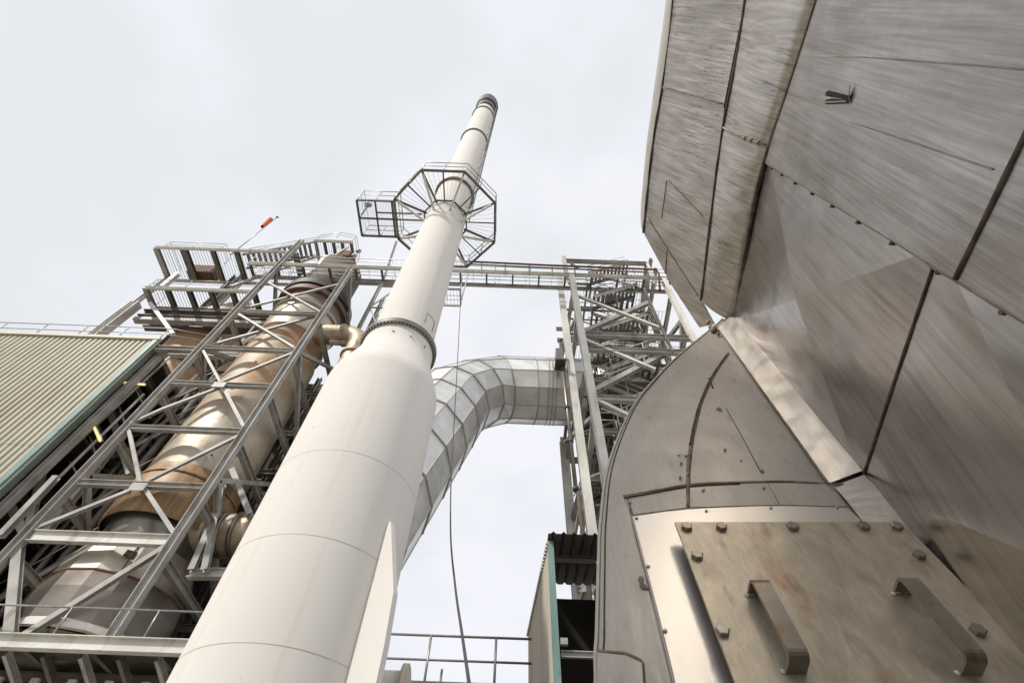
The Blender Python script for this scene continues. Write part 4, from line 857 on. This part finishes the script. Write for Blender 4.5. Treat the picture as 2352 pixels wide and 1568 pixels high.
seam('seam', [(1672, 812), (1640, 860), (1612, 920), (1597, 975), (1588, 1020), (1581, 1080), (1580, 1165)], 0.010, M['sealtan'])
seam('seam', [(1668, 815), (1637, 861), (1609, 921), (1594, 975), (1585, 1022)], 0.006, M['seal'], 0.008)
seam('seam', [(1432, 1140), (1500, 1128), (1590, 1113), (1700, 1108), (1800, 1106), (1880, 1110), (1908, 1112)], 0.007, M['sealtan'])
seam('seam', [(1434, 1143), (1500, 1131), (1590, 1116), (1700, 1110)], 0.004, M['seal'], 0.006)
seam('seam', [(1440, 1143), (1452, 1183), (1462, 1230), (1475, 1275), (1500, 1370)], 0.007, M['sealtan'])
seam('scratch_line', [(1668, 938), (1700, 995), (1748, 1085)], 0.0022, M['seal'], jit=0.1)
seam('scratch_line', [(1628, 868), (1638, 892)], 0.005, M['seal'])
seam('joint', [(1760, 1113), (1790, 1158)], 0.003, M['seal'], jit=0.1)
for x_, y_, r_ in ((1652, 940, .02), (1750, 1083, .014), (1472, 1332, .013), (1480, 1350, .018)):
    u_, v_ = f1(x_, y_); pl = [(u_ + r_ * random.uniform(.4, 1.1) * math.cos(k * .785), v_ + r_ * random.uniform(.4, 1.3) * math.sin(k * .785)) for k in range(8)]
    slab('sealant_dab', pl, 0.0, 0.0045, M['sealtan'], hs)
# patch plates above the hatch frame
def P2(pts, o=0.0): return [f1(x, y, o) for x, y in pts]
slab('patch_plate', P2([(1432, 1141), (1452, 1183), (1580, 1166), (1580, 1118)]), 0.0, 0.004, M['side'], hs)
slab('patch_plate', P2([(1582, 1118), (1582, 1166), (1790, 1160), (1762, 1111)]), 0.0, 0.004, M['side'], hs)
slab('patch_plate', P2([(1764, 1111), (1792, 1160), (1945, 1164), (1912, 1113)]), 0.0, 0.004, M['side'], hs)
slab('frame_plate', P2([(1452, 1186), (1530, 1174), (1620, 1167), (1740, 1162), (1850, 1162), (1945, 1166), (1985, 1200), (2352, 1620), (1565, 1640), (1500, 1370), (1475, 1275)], 0.008), 0.0, 0.008, M['shiny'], hs)
seam('plate_edge', [(1452, 1186), (1475, 1275), (1500, 1370), (1530, 1490), (1565, 1640)], 0.004, M['side'], 0.01, jit=0.0)
slab('blank_panel', P2([(1372, 1497), (1438, 1504), (1474, 1521), (1480, 1600), (1372, 1600)], 0.03), 0.0, 0.03, M['side'], hs)
for pts in ([(1374, 1497), (1438, 1504), (1474, 1521)], [(1474, 1521), (1480, 1600)]): seam('seam', pts, 0.008, M['sealtan'], 0.012)
# screws
for (zx, zy) in ((652, 245), (972, 232), (668, 357), (1010, 342), (1360, 338), (262, 310), (298, 395), (360, 650), (450, 992), (535, 100), (530, 175), (570, 158), (768, 28), (1444, 228), (560, 60)):
    x_, y_ = 1332.8 + .4333 * zx, 1019.2 + .4333 * zy; u_, v_ = f1(x_, y_, 0.008)
    tube(MB(), [FP(u_, v_, 0.004), FP(u_, v_, 0.0125), FP(u_, v_, 0.015)], [0.0065, 0.006, 0.003], 10).build('screw', M['side'], hs)
for (x_, y_) in ((1703, 1058), (1560, 1045)):
    u_, v_ = f1(x_, y_); tube(MB(), [FP(u_, v_, 0.0), FP(u_, v_, 0.006)], 0.006, 8).build('screw', M['side'], hs)
# flashing strips in the corner
def strip(name, pts, mt, crown):
    a, b, c, d = pts; K = 10; mb = MB(); vs = []; uvs = []
    for i in range(K + 1):
        t_ = i / K
        for j in range(5):
            s_ = j / 4; p = a.lerp(d, t_).lerp(b.lerp(c, t_), s_) + nrm * (crown * math.sin(math.pi * s_) + 0.004 * math.sin(t_ * 5)) - uu * crown * 0.6 * math.sin(math.pi * s_)
            vs.append(p); uvs.append((t_ * 2, s_ * 0.15))
    mb.add(vs, [[i * 5 + j, i * 5 + j + 1, (i + 1) * 5 + j + 1, (i + 1) * 5 + j] for i in range(K) for j in range(4)], False, uvs); return mb.build(name, mt, hs)
def S0(x, y, o): return FP(*f1(x, y, o), o)
seam('seam', [(1648, 755), (1700, 825), (1800, 965), (1903, 1110)], 0.005, M['sealtan'], 0.01)
seam('seam', [(1905, 1110), (1930, 1113), (1955, 1110), (1976, 1100)], 0.006, M['sealtan'], 0.018)
# hatch
HO = 0.075
hc = [f1(1550, 1198, HO), f1(2072, 1198, HO)]; hu0, hu1, hv1 = hc[0][0], hc[1][0], (hc[0][1] + hc[1][1]) / 2; hv0 = hv1 - 1.02
slab('hatch_neck', [(hu0 + .05, hv1 - .05), (hu1 - .05, hv1 - .05), (hu1 - .05, hv0 + .05), (hu0 + .05, hv0 + .05)], 0.008, HO - 0.019, M['side'], hs)
ht = slab('access_hatch', [(hu0, hv0), (hu1, hv0), (hu1, hv1), (hu0, hv1)], HO - 0.012, HO, M['hatch'], hs)
slab('gasket', [(hu0 + .004, hv0), (hu1 - .004, hv0), (hu1 - .004, hv1 - .004), (hu0 + .004, hv1 - .004)], HO - 0.018, HO - 0.0125, M['seal'], ht)
bl = [(1577, 1212), (1657, 1212), (1820, 1211), (1983, 1210), (2058, 1210), (1601, 1278), (2110, 1276), (1659, 1450), (2245, 1450)]
bp_ = [f1(x, y, HO) for x, y in bl] + [(hu0 + .035, hv0 + .3), (hu1 - .035, hv0 + .3), (hu0 + .035, hv0 + .05), (hu1 - .035, hv0 + .05), ((hu0 + hu1) / 2, hv0 + .04)]
for k, (u_, v_) in enumerate(bp_):
    a0_ = random.uniform(0, 1.05); mb = MB(); vs = []
    for o_, r_ in ((HO, 0.0205), (HO + 0.012, 0.0205), (HO + 0.015, 0.017)):
        for j in range(6): vs.append(FP(u_ + r_ * math.cos(a0_ + j * math.pi / 3), v_ + r_ * math.sin(a0_ + j * math.pi / 3), o_))
    mb.add(vs, [[i * 6 + j, i * 6 + (j + 1) % 6, (i + 1) * 6 + (j + 1) % 6, (i + 1) * 6 + j] for i in range(2) for j in range(6)] + [list(range(12, 18))]); mb.build('bolt', M['handle'], ht)
def handle(pts_top, pts_bot):
    u1, v1 = f1(*pts_top, HO); u2, v2 = f1(*pts_bot, HO); u_ = (u1 + u2) / 2; hgt = 0.058; rb2 = 0.014
    prf = [(v1, 0.0), (v1, hgt - rb2)] + [(v1 - rb2 + rb2 * math.cos(a), hgt - rb2 + rb2 * math.sin(a)) for a in (R(22), R(45), R(68), R(90))] + [(v2 + rb2 - rb2 * math.sin(a), hgt - rb2 + rb2 * math.cos(a)) for a in (0, R(22), R(45), R(68), R(90))] + [(v2, 0.0)]
    n = len(prf); mb = MB(); W_ = 0.0265; T_ = 0.009; vs = []
    for i, (v_, o_) in enumerate(prf):
        a, b = prf[max(0, i - 1)], prf[min(n - 1, i + 1)]; tx, ty = b[0] - a[0], b[1] - a[1]; l_ = math.hypot(tx, ty) or 1; nx, ny = ty / l_, -tx / l_
        for su, sn in ((-1, 0), (1, 0), (1, 1), (-1, 1)): vs.append(FP(u_ + su * W_, v_ + nx * T_ * sn, HO + o_ + ny * T_ * sn))
    fs = [[i * 4 + j, i * 4 + (j + 1) % 4, (i + 1) * 4 + (j + 1) % 4, (i + 1) * 4 + j] for i in range(n - 1) for j in range(4)] + [[0, 1, 2, 3][::-1], [4 * n - 4, 4 * n - 3, 4 * n - 2, 4 * n - 1]]
    mb.add(vs, fs); h = mb.build('handle', M['handle'], ht)
    for v_ in (v1, v2): tube(MB(), [FP(u_ - W_ - .004, v_ - .003, HO), FP(u_ - W_ - .002, v_ - .003, HO + .006)], [0.009, 0.004], 8).build('weld', M['white'], h)
    tube(MB(), [FP(u_ - W_, v1, HO + .002), FP(u_ + W_, v1, HO + .002)], 0.005, 6).build('weld', M['handle'], h)
    tube(MB(), [FP(u_ - W_, v2, HO + .002), FP(u_ + W_, v2, HO + .002)], 0.005, 6).build('weld', M['handle'], h)
handle((1745, 1366), (1817, 1540)); handle((2083, 1362), (2215, 1543))

# inlet duct: wall S through the corner line, flared hood face P, rounded corner between
idt = thing('inlet_duct', 'great dirty stainless duct overhanging at upper right with dark seams and torn slot', 'duct', FP(1.2, 0, 1.5) - V((0, 0, FP(1.2, 0, 1.5).z)))
pS = FP(0.771, 2.715); Ld = (FP(0.558, 0.654) - pS).normalized(); sn_ = Ld.cross(nrm).normalized()
if sn_.dot(CAM - pS) < 0: sn_ = -sn_
def SP(l, m_, o=0.0): return pS + Ld * l + nrm * m_ + sn_ * o
Mh = vv * math.cos(R(30)) - uu * math.sin(R(30)); pn_ = Mh.cross(nrm).normalized()
if pn_.dot(CAM - pS) < 0: pn_ = -pn_
pP = FP(0.68, 2.72)
def PP(a, m_, o=0.0): return pP + Mh * a + nrm * m_ + pn_ * o
def sheet(name, fn, poly, mt, parent, o=0.0, th=0.012, dense=0, uvf=None):
    n = len(poly); mb = MB(); uv = [(uvf(a, b) if uvf else (a, b)) for a, b in poly]
    mb.add([fn(a, b, o) for a, b in poly], [list(range(n))], uvs=uv)
    mb.add([fn(a, b, o) for a, b in poly] + [fn(a, b, o - th) for a, b in poly], [[i, (i + 1) % n, n + (i + 1) % n, n + i] for i in range(n)], uvs=uv + uv)
    return mb.build(name, mt, parent)
rot = lambda a, b: (a * 0.97 - b * 0.22, a * 0.22 + b * 0.97)
def sq(x, y):
    q = hit(x, y, pS, sn_) - pS; return (q.dot(Ld), q.dot(nrm))
strip('corner_strip', [S0(1650, 753, 0.012), SP(0.0, 0.06, 0.004), SP(2.08, 0.055, 0.004), S0(1903, 1108, 0.012)], M['strip'], 0.0)
strip('corner_strip', [S0(1914, 1116, 0.012), SP(2.10, 0.045, 0.004), SP(2.5, 0.045, 0.004), S0(2000, 1215, 0.012)], M['side'], 0.0)
# lower wall panels (0..seam, seam..right) and the upper lapped panels
lapm = lambda l: 1.275 - 0.147 * l
def pyramid(poly, c, h):
    n = len(poly); mb = MB()
    for k in range(n):
        a, b = poly[k], poly[(k + 1) % n]
        mb.add([SP(*a, 0.0), SP(*b, 0.0), SP(*c, h)], [[0, 1, 2]], uvs=[rot(*a), rot(*b), rot(*c)])
    mb.add([SP(*p, 0.0) for p in poly] + [SP(*p, -0.012) for p in poly], [[i, (i + 1) % n, n + (i + 1) % n, n + i] for i in range(n)])
    return mb.build('wall_panel', M['wallst'], idt)
pyramid([(0, 0), (0.28, 1.30), (2.15, 1.02), (2.085, 0)], sq(1850, 688), 0.05)
pyramid([(2.092, 0), (2.16, 1.02), (4.9, 0.65), (4.9, 0)], (3.05, 0.45), 0.055)
sheet('upper_panel', SP, [(0.29, 1.236), (2.29, 0.945), (2.39, 1.40), (2.52, 2.1), (2.9, 5.0), (2.2, 5.0), (0.95, 2.45), (0.75, 2.06), (0.5, 1.64)], M['upst'], idt, 0.016, uvf=rot)
sheet('upper_panel', SP, [(2.30, 0.945), (3.0, 0.84), (4.9, 0.56), (4.9, 5.0), (2.91, 5.0), (2.53, 2.1), (2.40, 1.40)], M['upst'], idt, 0.016, uvf=rot)
def scurve(name, fn, pts, r, mt, o=0.0, jit=0.14):
    p3 = catmull([fn(a, b, o) for a, b in pts], 8); rs = []
    for i in range(len(p3)):
        rr_ = r if not isinstance(r, (list, tuple)) else r[min(len(r) - 1, int(i / (len(p3) - 1) * (len(r) - 1)))]
        rs.append(rr_ * (1 + jit * math.sin(i * 2.3) * math.cos(i * .9)))
    tube(MB(), p3, rs, 6).build(name, mt, idt)
scurve('seam', SP, [(2.088, 0.0), (2.11, 0.35), (2.135, 0.7), (2.155, 0.95)], 0.006, M['seal'], 0.002)
scurve('seam', SP, [(2.295, 0.945), (2.395, 1.40), (2.525, 2.1), (2.9, 5.0)], 0.009, M['seal'], 0.017)
scurve('lap_bead', SP, [(0.3, 1.23), (0.9, 1.143), (1.5, 1.056), (2.15, 0.96)], 0.006, M['sealtan'], 0.006)
scurve('lap_bead', SP, [(2.15, 0.96), (2.6, 0.897), (3.2, 0.805), (4.9, 0.556)], 0.009, M['sealtan'], 0.008)
for a_ in (0.42, 0.62, 0.85, 1.1, 1.35, 1.62, 1.9, 2.2, 2.5):
    q = SP(a_, 1.236 - .1455 * (a_ - .29) - 0.015, 0.004); tube(MB(), [q, q + sn_ * 0.012], 0.008, 8).build('rivet', M['seal'], idt)
for (x_, y_) in ((1950, 180), (2230, 330), (2020, 400), (2290, 200), (1900, 130)):
    pass
# crossing fine laps on the upper panel
for pts in ([(1875, 130), (1990, 131), (2110, 140), (2240, 149), (2400, 163)], [(1965, 281), (2080, 318), (2200, 358), (2296, 389)]):
    scurve('lap_line', SP, [sq(*q) for q in pts], 0.0035, M['lap'], 0.0155, 0.1)
# torn slot
def spoly(nm, px, o, mt, th=0.003): return sheet(nm, SP, [sq(x, y) for x, y in px], mt, idt, o, th)
spoly('torn_slot', [(1906, 211), (1912, 208), (1960, 220), (1959, 231), (1958, 238), (1905, 240), (1906, 234)], 0.0195, M['black'])
def flap(nm, px, offs, mt): 
    v_ = [SP(*sq(x, y), o) for (x, y), o in zip(px, offs)]; n_ = len(v_)
    MB().add(v_ + [p - sn_ * .003 for p in v_], [list(range(n_)), list(range(n_, 2 * n_))[::-1]] + [[i, n_ + i, n_ + (i + 1) % n_, (i + 1) % n_] for i in range(n_)]).build(nm, mt, idt)
flap('torn_flap', [(1880, 222), (1904, 219), (1958, 228), (1930, 226), (1904, 229)], [0.02, .03, .036, .03, .022], M['shiny'])
flap('torn_flap', [(1904, 232), (1958, 231), (1959, 234), (1905, 237)], [0.024, .03, .03, .022], M['upst'])
flap('torn_flap', [(1960, 220), (1968, 195), (1966, 222), (1961, 240)], [0.021, .03, .03, .022], M['upst'])
# hood face P
Pl = lambda a, b: (-a * 0.9 - b * 0.25, a * 0.25 - b * 0.9)
def pq(x, y):
    q = hit(x, y, pP, pn_) - pP; return (q.dot(Mh), q.dot(nrm))
e0, e1, e2 = pq(1478, 535), pq(1500, 330), pq(1547, 0)          # outer dark line
i0, i1, i2 = pq(1610, 690), pq(1655, 330), pq(1712, 0)          # inner dark line
bq = pq(1640, 745)
far = lambda p, q, k: (q[0] + (q[0] - p[0]) * k, q[1] + (q[1] - p[1]) * k)
e3, i3 = (e2[0] - .02, 5.0), (i2[0] - .05, 5.0)
mid = pq(1525, 200); midr = pq(1664, 240)
sheet('hood_panel', PP, [e0, e1, mid, midr, i1, i0], M['drip'], idt, 0.0, uvf=Pl)
sheet('hood_panel', PP, [(mid[0], mid[1] - .02), e2, e3, i3, i2, (midr[0], midr[1] - .02)], M['drip'], idt, 0.008, uvf=Pl)
def pcurve(nm, pts, r, mt, o=0.004, jit=.3):
    p3 = catmull([PP(a, b, o) for a, b in pts], 8); tube(MB(), p3, [r * (1 + jit * math.sin(i * 2.1)) for i in range(len(p3))], 6).build(nm, mt, idt)
pcurve('seam', [e0, e1, e2, e3], 0.009, M['seal']); pcurve('seam', [i0, i1, i2, i3], 0.009, M['seal'])
pcurve('fold_line', [mid, midr], 0.005, M['sealtan'], 0.012); pcurve('fold_line', [pq(1532, 410), pq(1615, 497)], 0.003, M['lap'], 0.003, 0.1); pcurve('fold_line', [pq(1532, 410), pq(1520, 500)], 0.003, M['lap'], 0.003, 0.1)
pcurve('seam', [pq(1488, 500), pq(1545, 590), pq(1604, 680)], 0.004, M['lap'], 0.003, 0.1); pcurve('seam', [pq(1528, 628), pq(1532, 572)], 0.004, M['lap'], 0.003, 0.1)
low = sheet('hood_lip', PP, [e0, i0, bq, pq(1606, 752), pq(1543, 657)], M['drip'], idt, -0.002, uvf=Pl)
# rolled outer edge, then the hood turns back and away
K = 10; mb = MB(); vs = []; uvs = []; lp_ = lambda p, q, t: (p[0] + (q[0] - p[0]) * t, p[1] + (q[1] - p[1]) * t)
cur = [(e0, .02), (lp_(e0, e1, .06), .1), (lp_(e0, e1, .16), .16), (lp_(e0, e1, .32), .2), (e1, .22), (e2, .22), (e3, .22)]
for (a, b), r_ in cur:
    for j in range(K + 1):
        t_ = R(90) * j / K
        vs.append(PP(a + r_ * math.sin(t_), b, -r_ * (1 - math.cos(t_)))); uvs.append((b, j * .03))
    vs.append(PP(a + r_, b, -2.2)); uvs.append((b, 2.3))
W_ = K + 2; mb.add(vs, [[i * W_ + j, i * W_ + j + 1, (i + 1) * W_ + j + 1, (i + 1) * W_ + j] for i in range(len(cur) - 1) for j in range(W_ - 1)], True, uvs); mb.build('rolled_edge', M['side'], idt)
# rounded corner strip between the hood face and the upper wall
cA = [i0, (i0[0] + (i1[0] - i0[0]) * .5, i0[1] + (i1[1] - i0[1]) * .5), i1, i2, i3]
cB = [(0.0, 0.0), (0.14, 0.65), (0.28, 1.243), (0.73, 2.06), (2.2, 5.0)]
cAm = catmull([PP(a, b) for a, b in cA], 6); cBm = catmull([SP(a, b, 0.028 if k else 0.0) for k, (a, b) in enumerate(cB)], 6)
mb = MB(); vs = []; uvs = []; K = 8
for i, (a, b) in enumerate(zip(cAm, cBm)):
    c = (a + b) / 2 + (pn_ + sn_).normalized() * min(0.06, (a - b).length * 0.17)
    for j in range(K + 1):
        t_ = j / K; p = a * (1 - t_) ** 2 + c * 2 * t_ * (1 - t_) + b * t_ * t_; vs.append(p); uvs.append((t_ * .5 + i * .01, i * .12))
    vs.append(b - sn_ * 0.05); uvs.append((.55, i * .12))
W_ = K + 2; mb.add(vs, [[i * W_ + j, i * W_ + j + 1, (i + 1) * W_ + j + 1, (i + 1) * W_ + j] for i in range(len(cAm) - 1) for j in range(W_ - 1)], True, uvs); mb.build('corner_roll', M['drip'], idt)
tube(MB(), [b + Ld * 0.012 - sn_ * 0.012 for b in cBm], [0.004 + 0.016 * max(0, 1 - abs(i - 9) / 5) + (0.004 if i > 10 else 0) for i in range(len(cBm))], 6).build('seam', M['seal'], idt)
ka = 13; tube(MB(), [vs[ka * W_ + j] + pn_ * .004 for j in range(K + 1)], 0.007, 6).build('fold_line', M['sealtan'], idt)
for j in (5, 6, 7): q = vs[ka * W_ + j]; tube(MB(), [q, q + sn_ * .02], [0.016, 0.006], 8).build('sealant_dab', M['sealtan'], idt)
# closing faces: bottom cap and body behind, so that the duct is solid from any side
MB().add([PP(*e0, 0), PP(e0[0] + .13, e0[1], -2.2), FP(2.6, 2.9, 0.0), pS], [[0, 1, 2, 3]]).build('end_plate', M['side'], idt)
MB().add([PP(*e0, 0), pS, PP(*i0, -0.01)], [[0, 1, 2]]).build('end_plate', M['side'], idt)
MB().add([PP(e0[0] + .13, e0[1], -2.2), PP(e3[0] + .13, 5.0, -2.2), SP(4.9, 5.0, -2.0), SP(4.9, 0, -2.0), FP(2.6, 2.9, 0.0)], [[0, 1, 2, 3, 4]]).build('back_plate', M['side'], idt)
cp = thing('stuck_debris', 'clump of tan sealant and debris stuck at the notch below the hood tip', 'debris', S0(1625, 745, 0.03))
for k, (x_, y_, r_) in enumerate(((1626, 742, .022), (1640, 758, .03), (1632, 752, .018), (1650, 768, .014))):
    q = S0(x_, y_, 0.012); tube(MB(), [q - vv * r_ * 1.5 - uu * r_, q + uu * r_ * random.uniform(-.5, .5) + nrm * r_ * .4, q + vv * r_ + uu * r_ * .8], [r_ * .3, r_, r_ * .25], 7).build('clump', M['sealtan'], cp)

# ------------------------------------------------------------------ added block behind the viewpoint, there only to shade and reflect in the housing
ph = thing('added_shade_block', 'khaki block added out of view to shade the stainless housing', 'building', (-10, -9.5, 0))
box(MB(), (-12, -13.5, 0), (-7.5, -5.5, 17.0)).build('wall', M['clad'], ph)
box(MB(), (-12.3, -13.8, 17.02), (-7.2, -5.2, 17.4)).build('roof', M['darksteel'], ph)
for i in range(3):
    box(MB(), (-7.49, -12.5 + i * 2.4, 1.0), (-7.44, -11.2 + i * 2.4, 3.2)).build('dark_panel', M['black'], ph)
